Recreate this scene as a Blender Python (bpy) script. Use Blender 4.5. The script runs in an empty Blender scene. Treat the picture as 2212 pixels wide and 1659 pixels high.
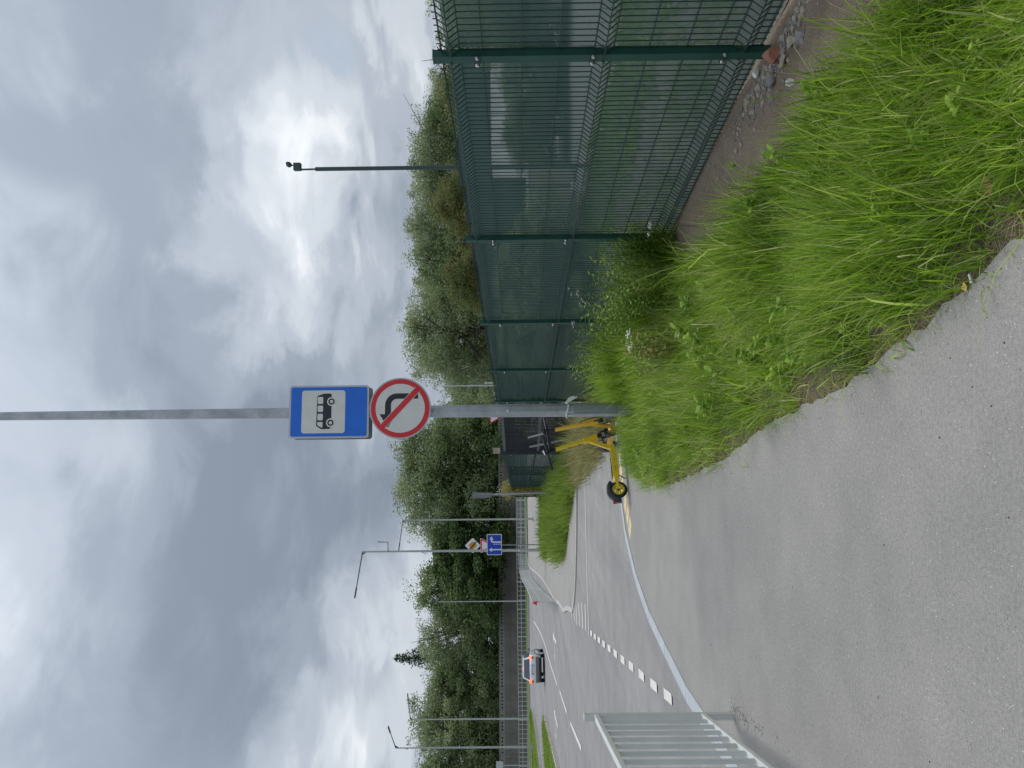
import bpy, bmesh, math, random
import numpy as np
from mathutils import Vector, Matrix, Euler

scene = bpy.context.scene
C = scene.collection
R = math.radians
rng = np.random.default_rng(7)
random.seed(7)

# ------------------------------------------------------------------ camera
# The photograph was taken with the phone on its side: the world's "up" is image left.
roll, pitch, EYE = 0.0113, math.atan(13 / 1661.0), 1.5
fwd = Vector((0, math.cos(pitch), math.sin(pitch)))
up0 = Vector((0, -math.sin(pitch), math.cos(pitch)))
rt0 = Vector((1, 0, 0))
imr = rt0 * math.cos(roll) - up0 * math.sin(roll)
imu = rt0 * math.sin(roll) + up0 * math.cos(roll)
cam_d = bpy.data.cameras.new("camera")
cam_d.sensor_fit = 'HORIZONTAL'
cam_d.sensor_width = 36
cam_d.lens = 1661 / 2212 * 36
cam_d.clip_start = 0.05
cam_d.clip_end = 6000
cam = bpy.data.objects.new("camera", cam_d)
C.objects.link(cam)
lx, ly, lz = -imu, imr, -fwd
cam.matrix_world = Matrix(((lx.x, ly.x, lz.x, 0), (lx.y, ly.y, lz.y, 0), (lx.z, ly.z, lz.z, EYE), (0, 0, 0, 1)))
scene.camera = cam

# ------------------------------------------------------------------ view
scene.view_settings.view_transform = 'Standard'
scene.view_settings.look = 'None'
scene.view_settings.gamma = 1
scene.view_settings.exposure = 0.5
scene.view_settings.use_curve_mapping = False
scene.cycles.max_bounces = 6
scene.cycles.transparent_max_bounces = 16
scene.cycles.use_denoising = True

# ------------------------------------------------------------------ sun and sky
SUN_EL, SUN_AZ = R(50), R(17)           # azimuth clockwise from +Y (the view direction)
sun_d = bpy.data.lights.new("sun", 'SUN')
sun_d.energy = 1.5
sun_d.angle = R(28)
sun_d.color = (1.0, 0.96, 0.9)
sun = bpy.data.objects.new("sun", sun_d)
C.objects.link(sun)
sd = Vector((math.sin(SUN_AZ) * math.cos(SUN_EL), math.cos(SUN_AZ) * math.cos(SUN_EL), math.sin(SUN_EL)))
sun.rotation_euler = sd.to_track_quat('Z', 'Y').to_euler()

world = bpy.data.worlds.new("World")
scene.world = world
world.use_nodes = True
wn, wl = world.node_tree.nodes, world.node_tree.links
wn.clear()


def N(nodes, typ, **kw):
    n = nodes.new(typ)
    for k, v in kw.items():
        if k == 'inp':
            for a, b in v.items():
                n.inputs[a].default_value = b
        else:
            setattr(n, k, v)
    return n


def wmath(op, a, b=None, clamp=False):
    n = N(wn, 'ShaderNodeMath', operation=op, use_clamp=clamp)
    for i, q in enumerate((a, b)):
        if q is None:
            continue
        if isinstance(q, (int, float)):
            n.inputs[i].default_value = q
        else:
            wl.new(q, n.inputs[i])
    return n.outputs[0]


def pix_dir(x, y):
    """direction of a cloud seen at (x, y) of the 2212 px wide picture"""
    return (fwd + imr * ((829.5 - y) / 1661) - imu * ((x - 1106) / 1661)).normalized()


tc = N(wn, 'ShaderNodeTexCoord')
sep = N(wn, 'ShaderNodeSeparateXYZ')
wl.new(tc.outputs['Generated'], sep.inputs[0])
zc = wmath('ADD', wmath('MAXIMUM', sep.outputs[2], 0.0), 0.22)
comb = N(wn, 'ShaderNodeCombineXYZ')
wl.new(wmath('DIVIDE', sep.outputs[0], zc), comb.inputs[0])
wl.new(wmath('DIVIDE', sep.outputs[1], zc), comb.inputs[1])
nA = N(wn, 'ShaderNodeTexNoise', inp={'Scale': 1.1, 'Detail': 4.0, 'Roughness': 0.5, 'Distortion': 0.3})
nB = N(wn, 'ShaderNodeTexNoise', inp={'Scale': 2.9, 'Detail': 9.0, 'Roughness': 0.57, 'Distortion': 0.4})
wl.new(comb.outputs[0], nA.inputs['Vector'])
wl.new(comb.outputs[0], nB.inputs['Vector'])
# warp the direction a little, so that the cloud banks have ragged edges
warp = N(wn, 'ShaderNodeVectorMath', operation='SUBTRACT', inp={1: (0.5, 0.5, 0.5)})
wl.new(nB.outputs['Color'], warp.inputs[0])
wsc = N(wn, 'ShaderNodeVectorMath', operation='SCALE', inp={'Scale': 0.24})
wl.new(warp.outputs[0], wsc.inputs[0])
wd = N(wn, 'ShaderNodeVectorMath', operation='ADD')
wl.new(tc.outputs['Generated'], wd.inputs[0])
wl.new(wsc.outputs[0], wd.inputs[1])
wdn = N(wn, 'ShaderNodeVectorMath', operation='NORMALIZE')
wl.new(wd.outputs[0], wdn.inputs[0])


def bank(x, y, rad, amt, soft=1.0):
    d = pix_dir(x, y)
    dot = N(wn, 'ShaderNodeVectorMath', operation='DOT_PRODUCT', inp={1: d})
    wl.new(wdn.outputs[0], dot.inputs[0])
    mr = N(wn, 'ShaderNodeMapRange', interpolation_type='SMOOTHERSTEP')
    mr.inputs[1].default_value = math.cos(R(rad))
    mr.inputs[2].default_value = math.cos(R(rad * (1 - soft)))
    mr.inputs[3].default_value = 0
    mr.inputs[4].default_value = amt
    wl.new(dot.outputs['Value'], mr.inputs[0])
    return mr.outputs[0]


banks = [(520, 1280, 15, -0.17, .8), (330, 1560, 16, -0.12, .9), (250, 900, 14, -0.14, 1), (650, 1080, 10, -0.17, .8),
         (100, 90, 10, -0.12, 1), (330, 520, 12, -0.1, 1), (790, 770, 7, -.08, 1), (420, 780, 8, -.1, 1),
         (640, 370, 8, 0.26, 1), (600, 600, 8, 0.16, 1), (640, 350, 4.5, 0.12, 1), (850, 1450, 11, 0.22, .7), (640, 1650, 6, 0.22, .6),
         (500, 700, 7, 0.13, .8), (20, 1150, 13, 0.17, 1), (20, 600, 10, .1, 1), (740, 210, 8, 0.1, 1), (850, 1250, 7, 0.12, 1), (900, 30, 5, 0.2, 1), (130, 1350, 9, .08, 1)]
lum = wmath('ADD', wmath('MULTIPLY', wmath('SUBTRACT', nA.outputs['Fac'], 0.5), 0.5),
            wmath('MULTIPLY', wmath('SUBTRACT', nB.outputs['Fac'], 0.5), 0.54))
lum = wmath('ADD', lum, 0.5)
for b in banks:
    lum = wmath('ADD', lum, bank(b[0], b[1], b[2], b[3] * (1.1 if b[3] < 0 else .95), b[4]))
ramp = N(wn, 'ShaderNodeValToRGB')
ramp.color_ramp.interpolation = 'EASE'
cr = ramp.color_ramp
cr.elements[0].position = 0.1
cr.elements[0].color = (0.185, 0.220, 0.275, 1)
cr.elements[1].position = 1.0
cr.elements[1].color = (0.74, 0.765, 0.79, 1)
for p, c in ((0.34, (0.250, 0.291, 0.350, 1)), (0.56, (0.365, 0.407, 0.468, 1)), (0.76, (0.49, 0.53, 0.58, 1))):
    e = cr.elements.new(p)
    e.color = c
wl.new(lum, ramp.inputs[0])
sky = N(wn, 'ShaderNodeTexSky', sky_type='NISHITA', sun_disc=False)
sky.sun_elevation = SUN_EL
sky.sun_rotation = SUN_AZ
# an overcast sky grows brighter towards the zenith
cl10 = N(wn, 'ShaderNodeVectorMath', operation='SCALE')
wl.new(ramp.outputs[0], cl10.inputs[0])
wl.new(wmath('MULTIPLY', wmath('ADD', wmath('MULTIPLY', wmath('MAXIMUM', sep.outputs[2], 0.0), 0.65), 0.8), 10.0), cl10.inputs['Scale'])
# the one rift where blue shows through the cloud
gap = wmath('MULTIPLY', bank(692, 88, 2.3, .6, .9),
            wmath('MULTIPLY', wmath('SUBTRACT', nB.outputs['Fac'], 0.42, True), 5.0, True), True)
mixc = N(wn, 'ShaderNodeMix', data_type='RGBA')
wl.new(gap, mixc.inputs['Factor'])
wl.new(cl10.outputs[0], mixc.inputs[6])
skd = N(wn, 'ShaderNodeVectorMath', operation='SCALE', inp={'Scale': 0.5})
wl.new(sky.outputs[0], skd.inputs[0])
wl.new(skd.outputs[0], mixc.inputs[7])
bg = N(wn, 'ShaderNodeBackground', inp={'Strength': 0.1})
wl.new(mixc.outputs[2], bg.inputs[0])
wo = N(wn, 'ShaderNodeOutputWorld')
wl.new(bg.outputs[0], wo.inputs[0])


# ------------------------------------------------------------------ helpers
def ss(a, b, x):
    t = min(1.0, max(0.0, (x - a) / (b - a)))
    return t * t * (3 - 2 * t)


def gz(x, y):
    """the road climbs a little towards the noise barrier"""
    return 0.75 * ss(50, 85, y)


def tag(o, label=None, cat=None, group=None, kind=None):
    if label:
        o['label'] = label
    if cat:
        o['category'] = cat
    if group:
        o['group'] = group
    if kind:
        o['kind'] = kind
    return o


def empty(name, loc=(0, 0, 0), rz=0.0, label=None, cat=None, group=None):
    o = bpy.data.objects.new(name, None)
    C.objects.link(o)
    o.location = loc
    o.rotation_euler = (0, 0, rz)
    o.empty_display_size = 0.2
    return tag(o, label, cat, group)


def link(name, me, parent=None, loc=(0, 0, 0), rz=0.0):
    o = bpy.data.objects.new(name, me)
    C.objects.link(o)
    o.parent = parent
    o.location = loc
    o.rotation_euler = (0, 0, rz)
    return o


def copy_tree(o, parent=None):
    c = o.copy()
    C.objects.link(c)
    c.parent = parent
    for ch in list(o.children):
        copy_tree(ch, c)
    return c


class MB:
    def __init__(s):
        s.v, s.f, s.sm = [], [], []

    def add(s, vs, fs, smooth=False):
        b = len(s.v)
        s.v += [tuple(p) for p in vs]
        s.f += [tuple(b + i for i in f) for f in fs]
        s.sm += [smooth] * len(fs)
        return s

    def box(s, c, d, rot=None):
        hx, hy, hz = d[0] / 2, d[1] / 2, d[2] / 2
        vs = [Vector((x, y, z)) for x in (-hx, hx) for y in (-hy, hy) for z in (-hz, hz)]
        if rot is not None:
            vs = [rot @ p for p in vs]
        c = Vector(c)
        return s.add([p + c for p in vs], [(0, 1, 3, 2), (4, 6, 7, 5), (0, 4, 5, 1), (2, 3, 7, 6), (0, 2, 6, 4), (1, 5, 7, 3)])

    def bar(s, a, b, w, h=None, upv=(0, 0, 1)):
        """rectangular bar from a to b, w across, h along upv"""
        a, b = Vector(a), Vector(b)
        h = w if h is None else h
        t = (b - a).normalized()
        u = Vector(upv)
        if abs(t.dot(u)) > 0.98:
            u = Vector((0, 1, 0))
        sd_ = t.cross(u).normalized()
        u = sd_.cross(t).normalized()
        vs = []
        for p in (a, b):
            for i, j in ((-1, -1), (1, -1), (1, 1), (-1, 1)):
                vs.append(p + sd_ * (i * w / 2) + u * (j * h / 2))
        return s.add(vs, [(0, 1, 2, 3), (7, 6, 5, 4), (0, 4, 5, 1), (1, 5, 6, 2), (2, 6, 7, 3), (3, 7, 4, 0)])

    def tube(s, pts, rad, n=8, caps=True, smooth=True):
        pts = [Vector(p) for p in pts]
        if isinstance(rad, (int, float)):
            rad = [rad] * len(pts)
        vs, ref = [], Vector((0.123, 0.987, 0.1))
        for i, p in enumerate(pts):
            t = (pts[min(i + 1, len(pts) - 1)] - pts[max(i - 1, 0)]).normalized()
            if abs(t.dot(ref)) > .95:
                ref = Vector((0.98, 0.1, 0.12))
            a = t.cross(ref).normalized()
            b = t.cross(a).normalized()
            for k in range(n):
                an = 2 * math.pi * k / n
                vs.append(p + (a * math.cos(an) + b * math.sin(an)) * rad[i])
        fs = []
        for i in range(len(pts) - 1):
            for k in range(n):
                k2 = (k + 1) % n
                fs.append((i * n + k, i * n + k2, (i + 1) * n + k2, (i + 1) * n + k))
        s.add(vs, fs, smooth)
        if caps:
            m = len(pts) - 1
            s.add([vs[k] for k in range(n)], [tuple(range(n))[::-1]])
            s.add([vs[m * n + k] for k in range(n)], [tuple(range(n))])
        return s

    def prism(s, poly, o, ex, ey, ez, d0, d1):
        """2-D polygon in the frame o, ex, ey, pushed out along ez from d0 to d1"""
        n = len(poly)
        o, ex, ey, ez = Vector(o), Vector(ex), Vector(ey), Vector(ez)
        A = [o + ex * p[0] + ey * p[1] + ez * d0 for p in poly]
        B = [o + ex * p[0] + ey * p[1] + ez * d1 for p in poly]
        s.add(A + B, [tuple(range(n))[::-1], tuple(range(n, 2 * n))] + [(i, (i + 1) % n, n + (i + 1) % n, n + i) for i in range(n)])
        return s

    def ring(s, r0, r1, o, ex, ey, ez, d0, d1, n=40):
        o, ex, ey, ez = Vector(o), Vector(ex), Vector(ey), Vector(ez)
        vs = []
        for d in (d0, d1):
            for r in (r0, r1):
                for k in range(n):
                    a = 2 * math.pi * k / n
                    vs.append(o + ex * (r * math.cos(a)) + ey * (r * math.sin(a)) + ez * d)
        fs = []
        for k in range(n):
            j = (k + 1) % n
            fs += [(2 * n + k, 3 * n + k, 3 * n + j, 2 * n + j), (k, j, n + j, n + k), (n + k, n + j, 3 * n + j, 3 * n + k),
                   (k, 2 * n + k, 2 * n + j, j)]
        return s.add(vs, fs)

    def mesh(s, name, mat):
        me = bpy.data.meshes.new(name)
        me.from_pydata(s.v, [], s.f)
        me.polygons.foreach_set('use_smooth', s.sm)
        bm = bmesh.new()
        bm.from_mesh(me)
        bmesh.ops.recalc_face_normals(bm, faces=bm.faces)
        bm.to_mesh(me)
        bm.free()
        if mat:
            me.materials.append(mat)
        return me

    def build(s, name, mat, parent=None, bevel=0.0, loc=(0, 0, 0), rz=0.0):
        o = link(name, s.mesh(name, mat), parent, loc, rz)
        if bevel:
            m = o.modifiers.new('bevel', 'BEVEL')
            m.width = bevel
            m.segments = 2
            m.limit_method = 'ANGLE'
        return o


def rrect(w, h, r, n=6, cx=0, cy=0):
    pts = []
    for sx, sy, a0 in ((1, 1, 0), (-1, 1, 90), (-1, -1, 180), (1, -1, 270)):
        for k in range(n + 1):
            a = R(a0 + 90 * k / n)
            pts.append((cx + sx * (w / 2 - r) + r * math.cos(a), cy + sy * (h / 2 - r) + r * math.sin(a)))
    return pts


def circ(r, n=40, cx=0, cy=0):
    return [(cx + r * math.cos(2 * math.pi * k / n), cy + r * math.sin(2 * math.pi * k / n)) for k in range(n)]


# ------------------------------------------------------------------ materials
def mat_new(name):
    m = bpy.data.materials.new(name)
    m.use_nodes = True
    nt = m.node_tree
    return m, nt.nodes, nt.links, nt.nodes['Principled BSDF']


def plain(name, col, rough=0.6, metal=0.0, var=0.12, scale=6.0, bump=0.0, bscale=60.0, spec=0.5, coat=0.0, detail=4.0):
    """paint, metal, stone: one colour with soft uneven wear and optional fine relief"""
    m, nd, lk, p = mat_new(name)
    t = N(nd, 'ShaderNodeTexCoord')
    nz = N(nd, 'ShaderNodeTexNoise', inp={'Scale': scale, 'Detail': detail, 'Roughness': .6})
    lk.new(t.outputs['Object'], nz.inputs['Vector'])
    rp = N(nd, 'ShaderNodeValToRGB')
    rp.color_ramp.elements[0].position = .3
    rp.color_ramp.elements[1].position = .7
    rp.color_ramp.elements[0].color = (*[max(0, c * (1 - var)) for c in col], 1)
    rp.color_ramp.elements[1].color = (*[min(1, c * (1 + var)) for c in col], 1)
    lk.new(nz.outputs['Fac'], rp.inputs[0])
    lk.new(rp.outputs[0], p.inputs['Base Color'])
    p.inputs['Roughness'].default_value = rough
    p.inputs['Metallic'].default_value = metal
    p.inputs['Specular IOR Level'].default_value = spec
    p.inputs['Coat Weight'].default_value = coat
    if bump:
        nb = N(nd, 'ShaderNodeTexNoise', inp={'Scale': bscale, 'Detail': 3.0})
        lk.new(t.outputs['Object'], nb.inputs['Vector'])
        b = N(nd, 'ShaderNodeBump', inp={'Strength': bump, 'Distance': 0.01})
        lk.new(nb.outputs['Fac'], b.inputs['Height'])
        lk.new(b.outputs[0], p.inputs['Normal'])
    return m


def asphalt(name, base, warm, fleck=True, streak=None):
    m, nd, lk, p = mat_new(name)
    t = N(nd, 'ShaderNodeTexCoord')

    def nz(scale, detail=3.0, rough=.6, vec=None):
        n = N(nd, 'ShaderNodeTexNoise', inp={'Scale': scale, 'Detail': detail, 'Roughness': rough})
        lk.new(vec or t.outputs['Object'], n.inputs['Vector'])
        return n.outputs['Fac']

    def ramp(fac, a, b, ca, cb):
        r = N(nd, 'ShaderNodeValToRGB')
        r.color_ramp.elements[0].position, r.color_ramp.elements[1].position = a, b
        r.color_ramp.elements[0].color, r.color_ramp.elements[1].color = (*ca, 1), (*cb, 1)
        lk.new(fac, r.inputs[0])
        return r.outputs[0]

    def mix(mode, fac, a, b):
        x = N(nd, 'ShaderNodeMix', data_type='RGBA', blend_type=mode)
        if isinstance(fac, float):
            x.inputs['Factor'].default_value = fac
        else:
            lk.new(fac, x.inputs['Factor'])
        lk.new(a, x.inputs[6])
        if isinstance(b, tuple):
            x.inputs[7].default_value = (*b, 1)
        else:
            lk.new(b, x.inputs[7])
        return x.outputs[2]

    col = ramp(nz(0.35, 5.0), .3, .7, base, warm)
    col = mix('MULTIPLY', 1.0, col, ramp(nz(1.3, 7.0, .68), .3, .7, (.82, .82, .83), (1.09, 1.09, 1.08)))
    col = mix('MULTIPLY', 1.0, col, ramp(nz(210.0, 2.0), .3, .7, (.74, .74, .74), (1.25, 1.25, 1.24)))
    col = mix('MULTIPLY', 1.0, col, ramp(nz(60.0, 2.0), .32, .68, (.86, .86, .86), (1.12, 1.12, 1.12)))
    if streak:
        mp = N(nd, 'ShaderNodeMapping', inp={'Rotation': (0, 0, R(streak)), 'Scale': (1.3, 0.035, 1)})
        lk.new(t.outputs['Object'], mp.inputs[0])
        col = mix('MULTIPLY', 1.0, col, ramp(nz(1.0, 4.0, .6, mp.outputs[0]), .35, .65, (.86, .86, .88), (1.07, 1.06, 1.05)))
    if fleck:
        vo = N(nd, 'ShaderNodeTexVoronoi', inp={'Scale': 110.0, 'Randomness': 1.0})
        lk.new(t.outputs['Object'], vo.inputs['Vector'])
        sp = N(nd, 'ShaderNodeSeparateColor')
        lk.new(vo.outputs['Color'], sp.inputs[0])
        near = N(nd, 'ShaderNodeMath', operation='LESS_THAN', inp={1: 0.26})
        lk.new(vo.outputs['Distance'], near.inputs[0])
        for ch, th, c in ((0, .975, (.62, .62, .6)), (1, .975, (.08, .08, .08))):
            g_ = N(nd, 'ShaderNodeMath', operation='GREATER_THAN', inp={1: th})
            lk.new(sp.outputs[ch], g_.inputs[0])
            mu = N(nd, 'ShaderNodeMath', operation='MULTIPLY')
            lk.new(g_.outputs[0], mu.inputs[0])
            lk.new(near.outputs[0], mu.inputs[1])
            col = mix('MIX', mu.outputs[0], col, c)
    lk.new(col, p.inputs['Base Color'])
    p.inputs['Roughness'].default_value = .82
    p.inputs['Specular IOR Level'].default_value = .35
    b = N(nd, 'ShaderNodeBump', inp={'Strength': .55, 'Distance': 0.004})
    lk.new(nz(150.0, 2.0), b.inputs['Height'])
    lk.new(b.outputs[0], p.inputs['Normal'])
    return m


def soil(name, a, b, s1=3.0, s2=70.0):
    m, nd, lk, p = mat_new(name)
    t = N(nd, 'ShaderNodeTexCoord')
    n1 = N(nd, 'ShaderNodeTexNoise', inp={'Scale': s1, 'Detail': 6.0, 'Roughness': .65})
    n2 = N(nd, 'ShaderNodeTexNoise', inp={'Scale': s2, 'Detail': 3.0, 'Roughness': .6})
    lk.new(t.outputs['Object'], n1.inputs['Vector'])
    lk.new(t.outputs['Object'], n2.inputs['Vector'])
    r1 = N(nd, 'ShaderNodeValToRGB')
    r1.color_ramp.elements[0].position, r1.color_ramp.elements[1].position = .3, .7
    r1.color_ramp.elements[0].color, r1.color_ramp.elements[1].color = (*a, 1), (*b, 1)
    lk.new(n1.outputs['Fac'], r1.inputs[0])
    r2 = N(nd, 'ShaderNodeValToRGB')
    r2.color_ramp.elements[0].position, r2.color_ramp.elements[1].position = .3, .7
    r2.color_ramp.elements[0].color, r2.color_ramp.elements[1].color = (.55, .55, .55, 1), (1.4, 1.4, 1.4, 1)
    lk.new(n2.outputs['Fac'], r2.inputs[0])
    mx = N(nd, 'ShaderNodeMix', data_type='RGBA', blend_type='MULTIPLY', inp={'Factor': 1.0})
    lk.new(r1.outputs[0], mx.inputs[6])
    lk.new(r2.outputs[0], mx.inputs[7])
    lk.new(mx.outputs[2], p.inputs['Base Color'])
    p.inputs['Roughness'].default_value = .95
    p.inputs['Specular IOR Level'].default_value = .15
    bp = N(nd, 'ShaderNodeBump', inp={'Strength': .7, 'Distance': .02})
    lk.new(n2.outputs['Fac'], bp.inputs['Height'])
    lk.new(bp.outputs[0], p.inputs['Normal'])
    return m


def leafy(name, cols, transl=.35, rough=.55, patch=0.0, pscale=.35, spec=.12):
    """blades and leaves: colour differs from leaf to leaf (attribute 'tint'), some light comes through"""
    m, nd, lk, p = mat_new(name)
    at_ = N(nd, 'ShaderNodeAttribute', attribute_name='tint')
    rp = N(nd, 'ShaderNodeValToRGB')
    k = len(cols)
    for i, c in enumerate(cols):
        if i < 2:
            e = rp.color_ramp.elements[i]
        else:
            e = rp.color_ramp.elements.new(1)
        e.position = i / (k - 1)
        e.color = (*c, 1)
    fac = at_.outputs['Fac']
    if patch:
        t = N(nd, 'ShaderNodeTexCoord')
        nz = N(nd, 'ShaderNodeTexNoise', inp={'Scale': pscale, 'Detail': 3.0})
        lk.new(t.outputs['Object'], nz.inputs['Vector'])
        a = N(nd, 'ShaderNodeMath', operation='MULTIPLY_ADD', inp={1: patch * 2.5, 2: -patch * 1.25})
        lk.new(nz.outputs['Fac'], a.inputs[0])
        b = N(nd, 'ShaderNodeMath', operation='ADD', use_clamp=True)
        lk.new(a.outputs[0], b.inputs[0])
        lk.new(fac, b.inputs[1])
        fac = b.outputs[0]
    lk.new(fac, rp.inputs[0])
    lk.new(rp.outputs[0], p.inputs['Base Color'])
    p.inputs['Roughness'].default_value = rough
    p.inputs['Specular IOR Level'].default_value = spec
    tr = N(nd, 'ShaderNodeBsdfTranslucent')
    lk.new(rp.outputs[0], tr.inputs[0])
    ms = N(nd, 'ShaderNodeMixShader', inp={0: transl})
    lk.new(p.outputs[0], ms.inputs[1])
    lk.new(tr.outputs[0], ms.inputs[2])
    lk.new(ms.outputs[0], nd['Material Output'].inputs[0])
    return m


M = {}
M['path'] = asphalt('path asphalt', (.268, .258, .244), (.305, .293, .276))
M['road'] = asphalt('road asphalt', (.25, .248, .252), (.29, .282, .276), fleck=False, streak=-13)
M['slip'] = asphalt('side road asphalt', (.255, .25, .245), (.30, .29, .28), fleck=False, streak=70)
M['island'] = asphalt('island paving', (.29, .28, .262), (.33, .317, .295), fleck=False)
M['yard'] = asphalt('yard asphalt', (.15, .15, .15), (.19, .19, .185), fleck=False)
M['kerb'] = plain('kerb concrete', (.40, .425, .45), .8, 0, .1, 4, .3, 90)
M['kerb_warm'] = plain('pale kerb concrete', (.42, .41, .39), .8, 0, .14, 3, .3, 90)
M['paint'] = plain('white road paint', (.62, .62, .57), .7, 0, .22, 14, .2, 120)
M['yellow_tile'] = plain('yellow tactile paving', (.74, .60, .34), .75, 0, .16, 12, .2, 120)
M['ground'] = soil('meadow ground', (.06, .075, .03), (.10, .11, .045), .3, 20)
M['dirt'] = soil('verge soil', (.115, .085, .062), (.19, .15, .115), 4, 90)
M['sand'] = soil('sandy strip soil', (.20, .155, .115), (.31, .25, .195), 3, 110)
M['gravel'] = soil('yard gravel', (.11, .105, .09), (.21, .19, .165), 1.5, 40)
M['turf'] = soil('turf', (.09, .14, .025), (.15, .21, .04), 1.0, 14)
M['yardgrass'] = soil('yard turf', (.05, .085, .04), (.13, .14, .075), 1.6, 10)
M['galv'] = plain('galvanised steel', (.40, .42, .44), .45, .55, .2, 7, .1, 40)
M['galv_far'] = plain('weathered galvanised steel', (.44, .46, .47), .5, .4, .1, 2)
M['arm'] = plain('dark lamp arm', (.13, .145, .16), .5, .4, .1, 3)
M['grey_rail'] = plain('pale grey rail paint', (.58, .60, .575), .45, .1, .07, 5)
M['white_rail'] = plain('white rail paint', (.60, .615, .60), .5, 0, .08, 2)
M['green_post'] = plain('dark green powder coat', (.012, .075, .055), .42, 0, .15, 6)
M['green_wire'] = plain('green coated wire', (.012, .05, .042), .5, 0, .1, 6)
M['bolt'] = plain('bolt steel', (.7, .7, .7), .3, .8, .05)
M['blue'] = plain('blue sign sheeting', (.008, .16, .72), .35, 0, .07, 5)
M['blue_far'] = plain('deep blue sign sheeting', (.008, .045, .48), .4, 0, .04, 3)
M['sign_white'] = plain('white sign sheeting', (.74, .74, .71), .4, 0, .06, 6)
M['sign_white_far'] = plain('bright white sign sheeting', (.72, .74, .76), .4, 0, .03, 3)
M['sign_red'] = plain('red sign sheeting', (.68, .03, .036), .4, 0, .09, 6)
M['sign_black'] = plain('black sign film', (.018, .021, .03), .4, 0, .05, 3)
M['sign_yellow'] = plain('amber sign sheeting', (.62, .26, .015), .4, 0, .05, 3)
M['plate'] = plain('grey sign back', (.24, .265, .285), .5, .5, .1, 4)
M['plate_rim'] = plain('aluminium sign rim', (.5, .52, .54), .4, .5, .05, 4)
M['ribbon'] = plain('white ribbon', (.62, .66, .62), .6, 0, .1, 20)
M['barrier'] = plain('dark ribbed concrete', (.24, .225, .215), .85, 0, .22, .7, .3, 30)
M['barrier_top'] = plain('concrete coping panel', (.23, .22, .21), .85, 0, .18, .8, .3, 30)
M['hole'] = plain('painted hole shade', (.01, .012, .015), .9, 0, 0)  # near-black colour stands in for the shade inside the barrier holes
M['gate'] = plain('black gate steel', (.022, .026, .034), .4, .3, .2, 5)
M['gate_rust'] = plain('grey gate steel', (.10, .11, .12), .5, .4, .2, 5)
M['sc_yellow'] = plain('yellow scooter paint', (.80, .58, .02), .35, 0, .06, 8, coat=.3)
M['sc_amber'] = plain('amber scooter paint', (.76, .45, .016), .35, 0, .06, 8, coat=.3)
M['rubber'] = plain('black rubber', (.014, .016, .02), .6, 0, .15, 20)
M['plastic'] = plain('black plastic', (.012, .014, .022), .35, 0, .1, 20)
M['disp'] = plain('pale display glass', (.55, .58, .6), .15, 0, .05)
M['reflector_red'] = plain('red reflector', (.35, .02, .03), .25, 0, .05)
M['car'] = plain('silver car paint', (.72, .745, .78), .3, .1, .03, 2, coat=.6)
M['car_low'] = plain('dark grey bumper plastic', (.15, .15, .155), .5, 0, .08, 5)
M['car_black'] = plain('black underbody', (.012, .013, .018), .7, 0, .1)
M['car_glass'] = plain('car glass', (.09, .105, .13), .4, 0, .05, 2, spec=.15)
M['chrome'] = plain('chrome', (.7, .7, .72), .15, .9, .03)
M['bark'] = plain('bark', (.09, .075, .06), .9, 0, .3, 9, .6, 40)
M['stem'] = plain('green stem', (.10, .14, .04), .7, 0, .2, 9)
M['stone_pale'] = plain('pale stone', (.40, .35, .28), .85, 0, .2, 12, .4, 60)
M['stone_grey'] = plain('grey stone', (.25, .235, .22), .85, 0, .25, 12, .4, 60)
M['brick'] = plain('broken red brick', (.36, .165, .115), .9, 0, .2, 16, .6, 60)
M['petal'] = plain('white petals', (.78, .78, .74), .6, 0, .05)
M['paper'] = plain('white paper', (.8, .8, .78), .6, 0, .05)
M['dryleaf'] = plain('dry yellow leaf', (.55, .38, .08), .7, 0, .2, 30)
M['twig'] = plain('dry twigs', (.10, .075, .055), .9, 0, .3, 30)
M['shed_wall'] = plain('white sheet metal', (.86, .88, .9), .55, 0, .06, 1.2)
M['shed_roof'] = plain('dark teal sheet', (.06, .09, .09), .6, 0, .15, 1)
M['beige'] = plain('beige rendered wall', (.42, .38, .335), .9, 0, .1, 1.2, .2, 30)
M['coping'] = plain('white coping', (.7, .7, .68), .8, 0, .06)
M['mast'] = plain('green grey mast paint', (.05, .085, .085), .5, .2, .1)
M['vine'] = leafy('yellow vine leaves', [(.30, .27, .06), (.42, .38, .12), (.5, .47, .22)], .3)


def emissive(name, col, strength, base):
    m, nd, lk, p = mat_new(name)
    p.inputs['Base Color'].default_value = (*base, 1)
    p.inputs['Emission Color'].default_value = (*col, 1)
    p.inputs['Emission Strength'].default_value = strength
    return m


M['brake'] = emissive('lit brake lamp', (1, .12, .03), 2.2, (.5, .03, .02))

m, nd, lk, p = mat_new('white translucent sheet')
p.inputs['Base Color'].default_value = (.85, .87, .9, 1)
gt = N(nd, 'ShaderNodeBsdfTranslucent', inp={'Color': (.9, .92, .95, 1)})
gm = N(nd, 'ShaderNodeMixShader', inp={0: .75})
lk.new(p.outputs[0], gm.inputs[1])
lk.new(gt.outputs[0], gm.inputs[2])
lk.new(gm.outputs[0], nd['Material Output'].inputs[0])
M['bright_patch'] = m  # lets light through from behind, for the added bright patch in the yard
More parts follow.
